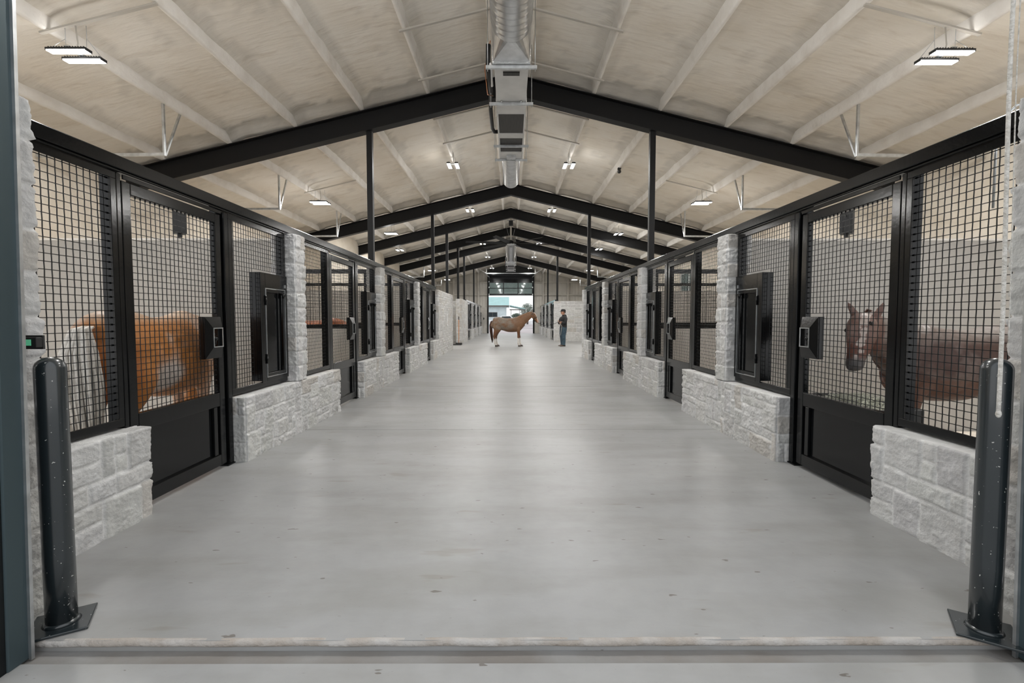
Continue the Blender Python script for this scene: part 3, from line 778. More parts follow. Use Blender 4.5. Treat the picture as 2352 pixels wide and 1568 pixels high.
# hanging pull rope
t = thing('pull_rope', 'cream braided pull rope hanging in front of the right bollard', 'rope', (1.868, 1.84, 0))
def ropepts(off, z0, z1, n, base=0.0):
    return [(off + .010*math.sin(z*2.1), .0+.004*math.sin(z*3), z) for z in [z0 + (z1-z0)*i/n for i in range(n+1)]]
MB().tube(ropepts(0, .98, 3.4, 60), .0075, 8).build('rope', M['rope'], t)
MB().tube(ropepts(.026, 1.25, 3.4, 50), .0022, 6).build('cord', M['rope'], t)
MB().ball((.010*math.sin(2.05), 0, .975), (.0095, .0095, .016)).build('knot', M['rope'], t)
t = thing('door_sensor', 'small black photo-eye sensor with a green lens above the left bollard', 'sensor', (-2.085, 2.06, 1.24))
MB().box(-.03, .045, 0, .03, -.022, .022).build('housing', M['rubber'], t, .003)
MB().box(-.004, .024, -.003, 0, -.013, .013).build('lens', M['green'], t)
MB().box(-.03, .045, .03, .04, -.03, .03).build('bracket', M['rubber'], t)
# door chain bracket seen through the mesh on the right
t = thing('cable_conduit', 'thin grey curved conduit behind the mesh at the upper right', 'conduit', (0, 0, 0))
MB().tube([(3.1, 2.9, 2.62), (2.98, 2.9, 2.60), (2.90, 2.9, 2.52), (2.87, 2.9, 2.40), (2.87, 2.9, 2.0)], .007, 8).build('pipe', M['galv'], t)
MB().tube([(3.1, 2.9, 2.62), (4.6, 2.9, 2.66), (OX, 2.9, 2.7)], .012, 8).build('pipe', M['galv'], t)

# ------------------------------------------------------------------ stall fans on the partition tops
def stall_fan(X, s, side):
    t = thing('stall_fan', f'small black fan mounted above the partition of the first {side} stall', 'fan', (X, 5.62, 2.315))
    rim(MB(), -.11, .11, 0, .30, .02, -.09, .09).build('housing', M['rubber'], t, .004)
    t.rotation_euler = (0, 0, PI/2 + s*.9); t.scale = (.7, .7, .95)
    g = MB()
    for x in (-.085, .085):
        for r in (.03, .06, .085, .105):
            g.tube([(x, r*math.cos(a), .15+r*1.25*math.sin(a)) for a in [2*PI*i/20 for i in range(21)]], .003, 5, False)
        for i in range(8):
            a = PI*i/8; g.tube([(x, .1*math.cos(a), .15+.13*math.sin(a)), (x, -.1*math.cos(a), .15-.13*math.sin(a))], .0025, 4)
    g.build('grille', M['rubber'], t)
    b = MB()
    for i in range(5):
        a = 2*PI*i/5; b.add([(-.02, .015*math.cos(a), .15+.015*math.sin(a)), (.02, .09*math.cos(a+.2), .15+.09*math.sin(a+.2)), (-.02, .09*math.cos(a-.5), .15+.09*math.sin(a-.5))], [(0,1,2)])
    b.ball((0, 0, .15), .03); b.build('blade', M['rubber'], t)
    MB().tube([(0, .11, .2), (0, .18, .24), (.02, .24, .16), (.03, .25, .0)], .006, 6).build('cable', M['darkrope'], t)
    MB().box(-.03, .03, -.06, .06, -.04, .0).build('bracket', M['rubber'], t)
stall_fan(-3.83, -1, 'left'); stall_fan(3.88, 1, 'right')

# ------------------------------------------------------------------ ceiling struts, hangers
def ztop(x): return roofz(x) - .19
for s in (-1, 1):
    side = 'left' if s < 0 else 'right'
    for i, y in enumerate((7.15, 8.6, 10.25, 11.65)):
        MB().bar((s*.30, y, ztop(.30)-.012), (s*1.62, y, ztop(1.62)-.012), .04, .024).build('cross_strut', M['strut'], label=f'thin cross strut from the duct to the first purlin on the {side}, {["nearest","second","third","farthest"][i]} of four', cat='strut', group='cross struts beside the duct')
    for i, y in enumerate((5.62, 12.6)):
        MB().bar((s*4.0, y, ztop(4.0)-.012), (s*5.33, y, ztop(5.33)-.012), .04, .022).build('cross_strut', M['strut'], label=f'thin strut carrying the {["nearest","second"][i]} outer light on the {side}', cat='strut', group='struts over the outer lights')
    for i, k in enumerate((0, 1, 2, 6, 8)):
        y = 7.5+3.66*k
        t = thing('pipe_hanger', f'pale angle-iron hanger bracket under the {side} slope, {["nearest","second","third","fourth","farthest"][i]} of five', 'bracket', (s*5.30, y, 0), group='angle-iron hangers')
        zt = roofz(5.3)-.17; zb = 3.84
        MB().bar((0, 0, zt), (0, 0, zb), .035, .035).build('drop_rod', M['galv'], t, .003)
        MB().bar((s*0, .38, zt), (s*0, .02, zb), .03, .03).build('brace', M['galv'], t, .003)
        MB().bar((-s*.02, 0, zb), (s*1.95, 0, zb-.02), .045, .045).build('arm', M['galv'], t, .003)

# ------------------------------------------------------------------ air handling runs under the ridge
def air_unit(y_duct0, y_duct1, y_unit1, label, tail=None, flip=False):
    """duct from y_duct0 to y_duct1, transition, box unit, coil section to y_unit1, optional tail duct"""
    t = thing('air_handler', label, 'air duct', (0, 0, 0)); zb = 4.90; w = .255
    def spiral(y0, y1, r, name='round_duct'):
        n = max(2, int((y1-y0)/.012)); ys = [y0+(y1-y0)*i/n for i in range(n+1)]
        rs = [r + (.007 if i % 10 == 0 else 0) for i in range(n+1)]
        MB().tube([(0, y, zb+.275) for y in ys], rs, 40).build(name, M['duct'], t)
    spiral(y_duct0, y_duct1, .262)
    # round to square transition
    m = MB(); n = 32; yy0, yy1 = y_duct1, y_duct1+.45
    vs = [(.262*math.cos(2*PI*i/n), yy0, zb+.275+.262*math.sin(2*PI*i/n)) for i in range(n)]
    vs += [(w, yy1, zb+.545), (-w, yy1, zb+.545), (-w, yy1, zb+.005), (w, yy1, zb+.005)]; fs = []
    for q in range(4):
        for i in range(8): fs.append(((q*8+i) % n, (q*8+i+1) % n, n+q))
        fs.append((((q+1)*8) % n, n+(q+1) % 4, n+q))
    m.add(vs, fs); m.build('transition', M['duct'], t)
    y = y_duct1+.45
    rim(MB(), -w-.012, w+.012, zb-.008, zb+.55, .012, 0, .1).build('flange', M['foil'], t)
    fl_ = t.children
    o = [k for k in C.objects if k.parent == t and k.name.startswith('flange')][-1]
    o.rotation_euler = (0, 0, PI/2); o.location = (0, y, 0)
    yu = y+.1; yc = yu+1.15
    b = MB(); b.box(-w+.012, w-.012, yu, yc, zb, zb+.54); u = b.build('unit_box', M['unit'], t, .006)
    MB().box(-.12, .12, yu+.16, yu+.25, zb-.02, zb-.001).build('drain_fitting', M['coil'], u)
    MB().box(-w+.03, w-.03, yu+.03, yu+.10, zb-.01, zb-.001).build('control_strip', M['galv'], u)
    for xx in (-.16, .16): MB().tube([(xx, yc-.06, zb-.03), (xx, yc-.06, zb)], .012, 8).build('bolt', M['galv'], u)
    rim(MB(), -w, w, zb-.005, zb+.54, .015, 0, .12).build('flange', M['foil'], t)
    o = [k for k in C.objects if k.parent == t and k.name.startswith('flange')][-1]
    o.rotation_euler = (0, 0, PI/2); o.location = (0, yc, 0)
    y2 = yc+.12
    MB().box(-w+.01, w-.01, y2, y2+.38, zb+.01, zb+.54).build('plenum', M['unit'], t, .004)
    y3 = y2+.38; L = (y_unit1 - y3)
    cs = MB(); cs.box(-w, -w+.03, y3, y_unit1, zb-.01, zb+.54).box(w-.03, w, y3, y_unit1, zb-.01, zb+.54)
    cs.box(-w+.03, w-.03, y3+L*.36, y3+L*.46, zb-.01, zb+.02); cs.box(-w+.03, w-.03, y3+L*.8, y_unit1, zb-.01, zb+.54)
    cs.build('coil_casing', M['unit'], t, .003)
    for a, b_ in ((0, .36), (.46, .8)):
        MB().box(-w+.03, w-.03, y3+L*a, y3+L*b_, zb+.005, zb+.5).build('coil', M['coil'], t)
    MB().box(-.10, .10, y_unit1-.28, y_unit1-.08, zb-.05, zb-.011).build('access_plate', M['galv'], t)
    # trapeze channels and rods
    for i, yy in enumerate((yu-.02, yc-.01, y3+L*.62, y_unit1-.02)):
        hg = MB().box(-.36, .36, yy-.02, yy+.02, zb-.055, zb-.012).build('trapeze', M['galv'], t, .002)
        for s in (-1, 1):
            MB().tube([(s*.335, yy, zb-.09), (s*.335, yy, roofz(.335)-.16)], .006, 6).build('rod', M['galv'], hg)
    # refrigerant lines on the left
    MB().tube([(-.33, yu+.1, 5.25), (-.34, yu+.2, 4.98), (-.33, yu+.7, 4.97), (-.34, yc+.1, 5.1), (-.36, yc+.5, 5.0), (-.36, y3+L*.35, 4.98), (-.33, y3+L*.42, 4.98), (-.25, y3+L*.42, 4.98)], .035, 10).build('insulated_line', M['rubber'], t)
    MB().tube([(-.30, yu+.15, 5.0), (-.30, yu+.7, 4.95)], .02, 8).build('drain_pipe', M['white'], t)
    MB().tube([(-.30, yu+.1, 5.3), (-.39, yu+.3, 5.0), (-.38, yc-.2, 4.93), (-.30, yc, 5.0)], .007, 6).build('copper_line', M['copper'], t)
    if tail: spiral(y_unit1, tail, .215, 'round_duct')
    return t
air_unit(2.6, 6.42, 10.95, 'silver spiral air duct and unit hung under the ridge near the camera', 13.6)
air_unit(24.6, 30.6, 36.6, 'small-looking far silver duct and unit under the ridge by the far door', None)

# ------------------------------------------------------------------ ceiling fan over the cross aisle
t = thing('ceiling_fan', 'large dark ceiling fan over the cross aisle between the stall ranges', 'fan', (0, 22.0, 0))
MB().tube([(0, 0, 4.86), (0, 0, roofz(0)-.05)], .035, 12).build('down_rod', M['strut'], t)
MB().lathe((0, 0, 0), [(.12, 4.70), (.13, 4.72), (.13, 4.80), (.05, 4.86)], 24).build('hub', M['frame'], t)
MB().lathe((0, 0, 0), [(.14, 4.655), (.19, 4.665), (.19, 4.69), (.12, 4.70)], 24).build('hub_cover', M['galv'], t)
for i in range(6):
    a = 2*PI*i/6 + .18; m = MB(); vs = []
    ca, sa = math.cos(a), math.sin(a)
    for r, w_, th in ((.15, .05, .02), (.45, .11, .012), (1.2, .10, .010), (2.05, .075, .008)):
        for u, zz in ((-w_, -.03), (w_, .035), (w_, .035+th), (-w_, -.03+th)):
            vs.append((ca*r - sa*u, sa*r + ca*u, 4.72+zz))
    fs = [(0,3,2,1), (12,13,14,15)]
    for k in range(3):
        for q in range(4): fs.append((k*4+q, k*4+(q+1) % 4, (k+1)*4+(q+1) % 4, (k+1)*4+q))
    m.add(vs, fs); m.build('blade', M['frame'], t)
for s in (-1, 1):
    MB().tube([(s*.05, 0, 4.86), (s*.30, 0, 5.85)], .004, 5).build('guy_wire', M['galv'], t)
t = thing('ceiling_speaker', 'small black box hung at the ridge above the ceiling fan', 'speaker', (0, 20.9, 0))
MB().box(-.09, .09, -.08, .08, 5.30, 5.52).build('box', M['rubber'], t, .03)
MB().box(-.16, .16, -.03, .03, 5.52, 5.545).build('bracket', M['galv'], t)
for s in (-1, 1): MB().tube([(s*.15, 0, 5.54), (s*.15, 0, 5.9)], .006, 6).build('rod', M['galv'], t)
t = thing('security_camera', 'tiny black camera on a right-hand purlin above the second stall', 'camera', (2.79, 12.6, 0))
MB().box(-.04, .04, -.04, .04, roofz(2.79)-.22, roofz(2.79)-.18).build('mount', M['rubber'], t)
MB().ball((0, 0, roofz(2.79)-.27), .05, 12, 10).build('dome', M['rubber'], t)

# ------------------------------------------------------------------ LED fixtures
def led_fixture():
    t = thing('led_light', '', 'ceiling light', (0, 0, 0))
    for yo in (-.10, .10):
        h = MB(); L, w = .225, .047
        h.box(-L, L, yo-w, yo+w, .012, .034).box(-L, -L+.008, yo-w, yo+w, 0, .012).box(L-.008, L, yo-w, yo+w, 0, .012)
        h.build('housing', M['rubber'], t, .004)
        MB().box(-L+.01, L-.01, yo-w+.006, yo+w-.006, -.002, .011).build('diffuser', M['ledlens'], t)
        f = MB()
        for q in range(14): x = -L+.03+q*(2*L-.06)/13; f.box(x-.004, x+.004, yo-w+.01, yo+w-.01, .034, .046)
        f.build('heat_sink', M['rubber'], t)
    MB().box(-.03, .03, -.13, .13, .047, .06).build('cross_bar', M['galv'], t)
    for x in (-.2, .2):
        MB().tube([(x, -.10, .045), (x*.6, 0, .20), (x, .10, .045)], .003, 5).build('suspension_wire', M['galv'], t)
    MB().tube([(-.12, 0, .20), (-.12, 0, 1.0)], .003, 5).tube([(.12, 0, .20), (.12, 0, 1.0)], .003, 5).build('drop_wire', M['galv'], t)
    MB().tube([(0, 0, .06), (.02, 0, .15), (0, 0, 1.0)], .007, 6).build('cable', M['strut'], t)
    ld = bpy.data.lights.new('led', 'AREA'); ld.shape = 'RECTANGLE'; ld.size = .5; ld.size_y = .3; ld.energy = LED_POWER; ld.color = (1, .985, .96)
    lo = bpy.data.objects.new('lamp_light', ld); C.objects.link(lo); lo.parent = t; lo.location = (0, 0, -.03)
    l2 = bpy.data.lights.new('ceiling_fill', 'POINT'); l2.shadow_soft_size = .12; l2.energy = LED_POWER*.14; l2.color = (1, .985, .96)  # extra point light added under each fixture to brighten the ceiling
    l3 = bpy.data.objects.new('ceiling_fill_light', l2); C.objects.link(l3); l3.parent = t; l3.location = (0, 0, -.16)
    return reg(t)
proto = led_fixture(); first = True
def led(X, Y, Z, rz, label, group):
    global first
    h = ztop(abs(X)) - Z
    if first: t = proto; first = False; t.location = (X, Y, Z); t.rotation_euler = (0, 0, rz); tag(t, label, None, group)
    else: t = dup(proto, loc=(X, Y, Z), rz=rz, label=label, group=group)
    for k in KIDS[t.name]:
        if k.name.startswith(('drop_wire', 'cable')):
            pass
    # wires reach from the yoke (0.34) up to the purlin: scale the drop parts to the height at hand
    for k in KIDS[t.name]:
        if k.name.startswith('drop_wire'):
            me = k.data.copy(); k.data = me
            for v in me.vertices:
                if v.co.z > .6: v.co.z = max(.205, h-.03)
        if k.name.startswith('cable'):
            me = k.data.copy(); k.data = me
            for v in me.vertices:
                if v.co.z > .6: v.co.z = max(.17, h-.03)
    return t
for s in (-1, 1):
    side = 'left' if s < 0 else 'right'
    for i, y in enumerate((5.62, 12.6)):
        led(s*4.93, y, 4.30, 0, f'twin-panel LED light hung over the outer {side} stalls, {["nearest the camera","second from the camera"][i]}', 'outer LED lights')
    for i, y in enumerate((30.3, 37.6)):
        led(s*4.95, y, 4.30, 0, f'far twin-panel LED light seen edge-on over the far {side} stalls, {["nearer","farther"][i]} of two', 'outer LED lights')
    for i, y in enumerate((5.3, 12.7, 17.9, 25.8, 31.4, 38.4)):
        led(s*1.5, y, 5.28, PI/2, f'pair of small LED panels beside the ridge on the {side}, {["nearest, overhead","second","third","fourth","fifth","farthest"][i]} of six', 'ridge LED lights')
for i, (X, Y, Z) in enumerate(((-4.36, 17.7, 4.4), (-4.95, 21.6, 4.35), (4.25, 19.2, 4.65), (4.25, 23.4, 4.65))):
    led(X, Y, Z, 0 if i == 0 else PI/2, f'LED light over the cross aisle, {["nearer one on the left","farther one on the left","nearer one on the right","farther one on the right"][i]}', 'cross aisle LED lights')

# ------------------------------------------------------------------ cross ties, broom, mat
for i, y in enumerate((18.35, 26.0)):
    t = thing('cross_tie', f'white tie rope hanging on the {["nearer","farther"][i]} full-height left stone wall', 'tie rope', (-AX+.012, y, 0))
    MB().tube([(.028, 0, 1.50), (.032, .0, 1.45), (.03, .01, 1.2), (.033, -.005, 1.10)], .016, 8).build('rope', M['white'], t)
    MB().tube([(.028, .03*math.cos(a), 1.53+.03*math.sin(a)) for a in [2*PI*j/14 for j in range(15)]], .006, 6).tube([(-.01, 0, 1.56), (.03, 0, 1.56)], .012, 8).build('ring', M['galv'], t)
    MB().tube([(.033, -.005, 1.10), (.033, 0, 1.04)], .02, 8).build('snap', M['white'], t)
t = thing('push_broom', 'orange-handled broom leaning on the left stone wall end past the wash bay opening', 'broom', (-2.60, 24.02, 0))
MB().tube([(0, -.02, .10), (-.02, .18, 1.25)], .016, 8).build('handle', M['orange'], t)
MB().tube([(-.02, .18, 1.25), (-.024, .20, 1.42)], .018, 8).build('grip', M['rubber'], t)
MB().box(-.16, .16, -.06, .02, .06, .11).build('head', M['rubber'], t, .01)
b = MB()
for i in range(60):
    x = -.15+.3*(i % 20)/19; y = -.05+.03*(i//20); b.tube([(x, y, .06), (x*1.04, y*1.2, .042)], .003, 4)
b.build('bristles', M['rubber'], t)
t = thing('rubber_mat', 'flat black mat on the floor at the left cross aisle opening', 'mat', (-2.78, 24.0, 0))
MB().box(-.5, .33, -.22, .22, .0, .038).build('mat', M['rubber'], t, .008)
t = thing('wall_switch', 'small black switch box on the far end wall left of the doorway', 'switch', (-2.35, Y1-.27, 1.30))
MB().box(-.05, .05, -.04, .005, -.07, .07).build('box', M['rubber'], t, .005)
MB().ball((0, -.045, .02), .015).build('button', M['galv'], t)

# ------------------------------------------------------------------ creatures
def solidify_body(mb, voxel, smooth=6):
    me = mb.mesh('raw'); o = bpy.data.objects.new('raw', me); C.objects.link(o)
    r = o.modifiers.new('r', 'REMESH'); r.mode = 'VOXEL'; r.voxel_size = voxel; r.use_smooth_shade = True
    s_ = o.modifiers.new('s', 'SMOOTH'); s_.factor = .5; s_.iterations = smooth
    dg = bpy.context.evaluated_depsgraph_get(); dg.update()
    out = bpy.data.meshes.new_from_object(o.evaluated_get(dg)); bpy.data.objects.remove(o)
    for p in out.polygons: p.use_smooth = True
    return out
def lerp(a, b, t): return tuple(x+(y-x)*t for x, y in zip(a, b))
def smooth01(t): t = max(0, min(1, t)); return t*t*(3-2*t)
def horse(name_label, neck, head, poll, loc, rz, sc, colour, mane_col, tail_col, tail_w=1.0, legs=None, ears=None, halter=False, mane_side=1, tailpts=None, voxel=.013, group=None, deep=0, ear=(.055, .014), strands=90):
    m = MB()
    torso = [(-.78,0,1.10,.09,.06), (-.74,0,1.08,.19,.15), (-.66,0,1.08,.265,.23), (-.52,0,1.09,.30,.275), (-.36,0,1.08,.30,.28), (-.18,0,1.045,.295,.275), (.02,0,1.01,.325,.295), (.22,0,1.01,.335,.285), (.38,0,1.035,.345,.25), (.50,0,1.06,.345,.225), (.62,0,1.07,.29,.205), (.72,0,1.06,.22,.17), (.79,0,1.04,.12,.10)]
    torso = [(a, b, c - (deep/2 if -.4 < a < .6 else 0), d + (deep/2 if -.4 < a < .6 else 0), e + (deep*.3 if -.4 < a < .6 else 0)) for a, b, c, d, e in torso]
    m.loft(torso, 28, 4)
    m.loft(neck, 22, 5); m.loft(head, 22, 5, ref=(0, 0, 1) if abs(head[-1][2]-head[0][2]) < .45 else (.6, 0, .8))
    legs = legs or [(.48, .13, .10), (.50, -.13, -.02), (-.58, .14, .08), (-.58, -.14, 0)]
    for (lx, ly, dx) in legs:
        if lx > 0:
            L = [(lx-.02,ly*.9,1.02,.15,.075), (lx-.02,ly*1.1,.84,.115,.085), (lx+dx*.3,ly,.70,.075,.062), (lx+dx*.5,ly,.56,.052,.046), (lx+dx*.7,ly,.47,.046,.042), (lx+dx*.75,ly,.42,.050,.046), (lx+dx*.8,ly,.37,.036,.034), (lx+dx*.9,ly,.24,.030,.026), (lx+dx,ly,.155,.040,.034), (lx+dx+.03,ly,.095,.034,.034), (lx+dx+.05,ly,.06,.045,.044)]
        else:
            L = [(lx+.06,ly*.85,1.08,.22,.12), (lx+.09,ly*1.1,.90,.215,.13), (lx+.06,ly*1.05,.76,.16,.10), (lx+dx*.5,ly,.64,.105,.066), (lx-.045+dx*.8,ly,.53,.070,.050), (lx-.065+dx,ly,.47,.058,.045), (lx-.055+dx,ly,.40,.042,.036), (lx-.045+dx,ly,.26,.034,.030), (lx-.03+dx,ly,.16,.044,.036), (lx+dx,ly,.10,.036,.036), (lx+.02+dx,ly,.06,.047,.046)]
        m.loft(L, 16, 4, ref=(1, 0, 0))
    P = Vector(poll[0]); side = Vector(poll[1]).normalized(); up = Vector(poll[2]).normalized()
    for s in (-1, 1):
        b = P + side*s*ear[0]
        e = [b - up*.03 - side*s*.01, b + up*.03 + side*s*ear[1], b + up*.085 + side*s*ear[1]*2.2, b + up*.135 + side*s*ear[1]*3.2]
        m.loft([(*e[0], .022, .035), (*e[1], .018, .036), (*e[2], .014, .026), (*e[3], .006, .008)], 12, 3, ref=tuple(up.cross(side)))
    # jowl and cheek fullness
    h = head
    c = (Vector(h[1][:3])*.5+Vector(h[2][:3])*.5)
    me = solidify_body(m, voxel, 5)
    colattr(me, colour)
    o = obj('horse', me, M['coat'], None, loc=loc, label=name_label, cat='horse', group=group); o.rotation_euler = (0, 0, rz); o.scale = sc if isinstance(sc, tuple) else (sc,)*3
    for (lx, ly, dx) in legs:
        fx = lx+dx+.06 if lx > 0 else lx+.03+dx
        k = MB(); vs = []
        for r, zz, off in ((.068, .0, .012), (.060, .035, .004), (.050, .066, -.006), (.034, .075, -.012)):
            for i in range(16): a = 2*PI*i/16; vs.append((fx+off+r*1.08*math.cos(a), ly+r*.95*math.sin(a), zz))
        k.add(vs, [(j*16+i, j*16+(i+1) % 16, (j+1)*16+(i+1) % 16, (j+1)*16+i) for j in range(3) for i in range(16)]+[tuple(range(15, -1, -1)), tuple(48+i for i in range(16))], True)
        k.build('hoof', M['hoof'], o)
    # eyes on the sides of the head
    t_ = (Vector(h[2][:3])-Vector(h[0][:3])).normalized()
    rf = Vector((.6, 0, .8)) if abs(h[-1][2]-h[0][2]) >= .45 else Vector((0, 0, 1))
    hv = (rf - t_*rf.dot(t_)).normalized(); wv = t_.cross(hv)
    for s in (-1, 1):
        c = Vector(h[1][:3]) + t_*.02 + wv*s*(h[1][4]*.90) + hv*(h[1][3]*.34)
        MB().ball(tuple(c), .021, 12, 10).build('eye', M['eye'], o)
    # hair
    rnd = random.Random(5)
    mm = mat('mane_hair', mane_col, .6, var=.3, scale=30)
    tm = mat('tail_hair', tail_col, .6, var=.3, scale=30)
    k = MB()
    for i in range(90):
        f = i/89; seg = f*(len(neck)-1); j = min(int(seg), len(neck)-2); q = seg-j
        p = lerp(neck[j], neck[j+1], q); tt = (Vector(neck[j+1][:3])-Vector(neck[j][:3])).normalized()
        hh = (Vector((0,0,1))-tt*tt.z).normalized(); ww = tt.cross(hh)
        top = Vector(p[:3])+hh*(p[3]-.012); ln = rnd.uniform(.12, .22)
        if f < .25: continue
        sd = ww*mane_side
        pts = [top, top+hh*.02+sd*.03, top+sd*(p[4]*.8)-hh*.04+tt*rnd.uniform(-.02,.02), top+sd*(p[4]*1.05)-hh*ln+tt*rnd.uniform(-.04,.03)]
        k.tube(pts, [.012, .012, .010, .003], 5)
    k.build('mane', mm, o)
    k = MB(); tp = tailpts or [(-.735,0,1.215), (-.79,0,1.17), (-.82,0,1.0), (-.80,0,.7), (-.74,0,.28)]
    for i in range(strands):
        a_ = rnd.uniform(0, 2*PI); rr = rnd.uniform(.0, 1)*.055*tail_w; e_ = rnd.uniform(-.12, .05); pts = []
        for j, p in enumerate(tp):
            w_ = [.3, .6, 1.1, 1.25, .8][min(j, 4)]
            pts.append((p[0]+rr*w_*math.cos(a_), p[1]+rr*w_*math.sin(a_)*1.3+rnd.uniform(-.006,.006), p[2]+(e_ if j == len(tp)-1 else 0)))
        k.tube(pts, [.011, .011, .010, .008, .002][:len(tp)], 5)
    k.build('tail', tm, o)
    if halter:
        hm = MB()
        def ringat(idx, q, g=1.10):
            p = lerp(h[idx], h[idx+1], q); tt = (Vector(h[idx+1][:3])-Vector(h[idx][:3])).normalized()
            rf = Vector((.6, 0, .8)) if abs(h[-1][2]-h[0][2]) >= .45 else Vector((0, 0, 1))
            hh = (rf-tt*rf.dot(tt)).normalized(); ww = tt.cross(hh)
            return [tuple(Vector(p[:3])+hh*p[3]*g*math.cos(a)+ww*p[4]*g*math.sin(a)) for a in [2*PI*i/24 for i in range(25)]]
        r1 = ringat(2, .5); r2 = ringat(0, .35, 1.15)
        hm.tube(r1, .011, 6); hm.tube(r2, .011, 6)
        for kk in (6, 18): hm.tube([r1[kk], r2[kk]], .010, 6)
        hm.tube([r1[12], lerp(r1[12], r2[12], .5), r2[12]], .009, 6)
        hm.build('halter', M['leather'], o)
    return o
def nz3(c, f, s): return N(c.x*f, c.y*f+s, c.z*f)
# --- the horse held in the aisle
def col_aisle(c, n_, i):
    x, y, z = c; brown = (.20, .105, .055); roan = (.215, .185, .155); dark = (.14, .056, .028)
    col = brown
    k = smooth01((.55 - x)/.5)*smooth01((z-.74)/.15)*(.62+1.1*nz3(c, 3, 0)+.6*nz3(c, 11, 4)); k = max(0, min(.95, k)); col = lerp(col, roan, k)
    if x > .4: col = lerp(col, (.20, .095, .042), max(0, nz3(c, 4, 3)))
    k = smooth01((.80-z)/.2); col = lerp(col, dark, k*.8)
    w = .36 + .05*nz3(c, 14, 2) + (.06 if x > 0 else 0)
    if z < w and x < .9: col = lerp((.70, .66, .62), col, smooth01((z-w+.04)/.05))
    if x > 1.25: col = lerp(col, (.58, .36, .29), smooth01((x-1.36)/.05))
    if x > 1.17 and n_.x*.75+n_.z*.66 > .72 and abs(y) < .05: col = (.75, .70, .66)
    return col
# built heading +X
neckA = [(.40,0,1.10,.28,.17), (.58,0,1.18,.26,.14), (.78,0,1.31,.215,.11), (.98,0,1.44,.165,.088), (1.14,0,1.53,.120,.076)]
headA = [(1.12,0,1.56,.085,.072), (1.18,0,1.50,.125,.095), (1.25,0,1.395,.115,.082), (1.32,0,1.28,.077,.056), (1.38,0,1.19,.068,.053), (1.41,0,1.14,.053,.046), (1.42,0,1.125,.02,.02)]
horse('roan chestnut horse with white stockings standing in the middle of the aisle', neckA, headA, ((1.14, 0, 1.62), (0, 1, 0), (.12, 0, 1)), (-.14, 22.75, 0), 0, 1.0,
      col_aisle, (.24, .11, .05), (.085, .035, .02), halter=True, mane_side=-1)
# --- big golden horse in the first left stall, heading away with its head down
def col_gold(c, n_, i):
    x, y, z = c; col = (.52, .215, .06)
    col = lerp(col, (.40, .13, .03), smooth01((-.5-x)/.15)*smooth01((1.25-z)/.25))
    col = lerp(col, (.66, .50, .36), smooth01((z-1.26)/.10)*.8)
    k = nz3(c, 2.2, 5)+.35*nz3(c, 9, 1); col = lerp(col, (.62, .47, .38), max(0, min(.75, (k-.12)*2.6)))
    f = math.hypot((x+.22)/.16, (z-.84)/.13)
    if f < 1.3: col = lerp((.72, .64, .58), col, smooth01((f-.6)/.7))
    if x < 0 and z < .55: col = lerp((.10, .07, .05), col, smooth01((z-.40)/.15))
    return col
neckB = [(.42,0,1.08,.27,.17), (.62,.02,1.09,.22,.145), (.78,0.08,.99,.18,.11), (.90,.18,.84,.14,.085), (.96,.25,.70,.115,.075)]
headB = [(.95,.24,.74,.085,.07), (.99,.27,.62,.12,.09), (1.02,.29,.50,.11,.078), (1.04,.30,.36,.07,.055), (1.05,.30,.27,.062,.05), (1.05,.30,.22,.03,.03)]
horse('golden chestnut horse with a long white tail inside the first left stall', neckB, headB, ((.99,.25,.77),(0,1,0),(.7,0,.7)), (-3.07, 4.14, .02), PI/2 + .05, (.93, 1, 1),
      col_gold, (.75, .70, .62), (.80, .76, .70), 1.5, tailpts=[(-.74,0,1.26),(-.81,.0,1.24),(-.84,-.01,1.08),(-.85,-.03,.8),(-.84,-.05,.42)], strands=170, deep=.04)
# --- dark roan horse looking out of the first right stall
def col_dark(c, n_, i):
    x, y, z = c; col = (.070, .034, .025)
    col = lerp(col, (.27, .24, .22), smooth01((z-1.16)/.16)*.9)
    k = nz3(c, 5, 7)+.5*nz3(c, 16, 3); col = lerp(col, (.15, .11, .095), max(0, min(.8, k*1.6)))
    if z < .85 and x < .75: col = lerp(col, (.12, .052, .030), .6)
    if x > .95:
        col = lerp(col, (.16, .055, .035), .6); k = nz3(c, 22, 1)
        if abs((c.x-1.24-(1.35-c.z)*.38)*.75-(c.y-.40-(1.35-c.z)*.3)*.66) < .032 and n_.y > .25 and k > -.1: col = (.50, .42, .38)
        if c.z < 1.12: col = lerp(col, (.075, .068, .068), smooth01((1.12-c.z)/.07))
    return col
neckC = [(.42,0,1.10,.28,.17), (.60,.03,1.13,.265,.155), (.80,.09,1.22,.225,.125), (.97,.17,1.32,.175,.10), (1.10,.25,1.41,.13,.085)]
headC = [(1.15,.26,1.43,.095,.09), (1.205,.33,1.35,.14,.118), (1.26,.385,1.235,.125,.095), (1.32,.43,1.11,.088,.068), (1.355,.46,1.03,.078,.066), (1.37,.475,.985,.062,.056), (1.372,.48,.965,.03,.03)]
horse('dark brown roan horse with a mottled face looking through the first right stall gate', neckC, headC, ((1.13,.27,1.47),(.93,-.37,0),(0,-.05,1)), (4.2, 4.5, .0), PI, (.95, .95, .93),
      col_dark, (.10, .05, .035), (.06, .03, .02), deep=.07, ear=(.075, .022))
# --- horse further down, only its red back shows through the mesh
def col_red(c, n_, i): return (.42, .13, .045)
horse('red horse whose back just shows through the mesh of the third left stall', neckB, headB, ((.99,.25,.77),(0,1,0),(.7,0,.7)), (-4.6, 11.2, .02), .15, (1, .95, .95), col_red, (.3, .1, .04), (.3, .1, .04), voxel=.02)

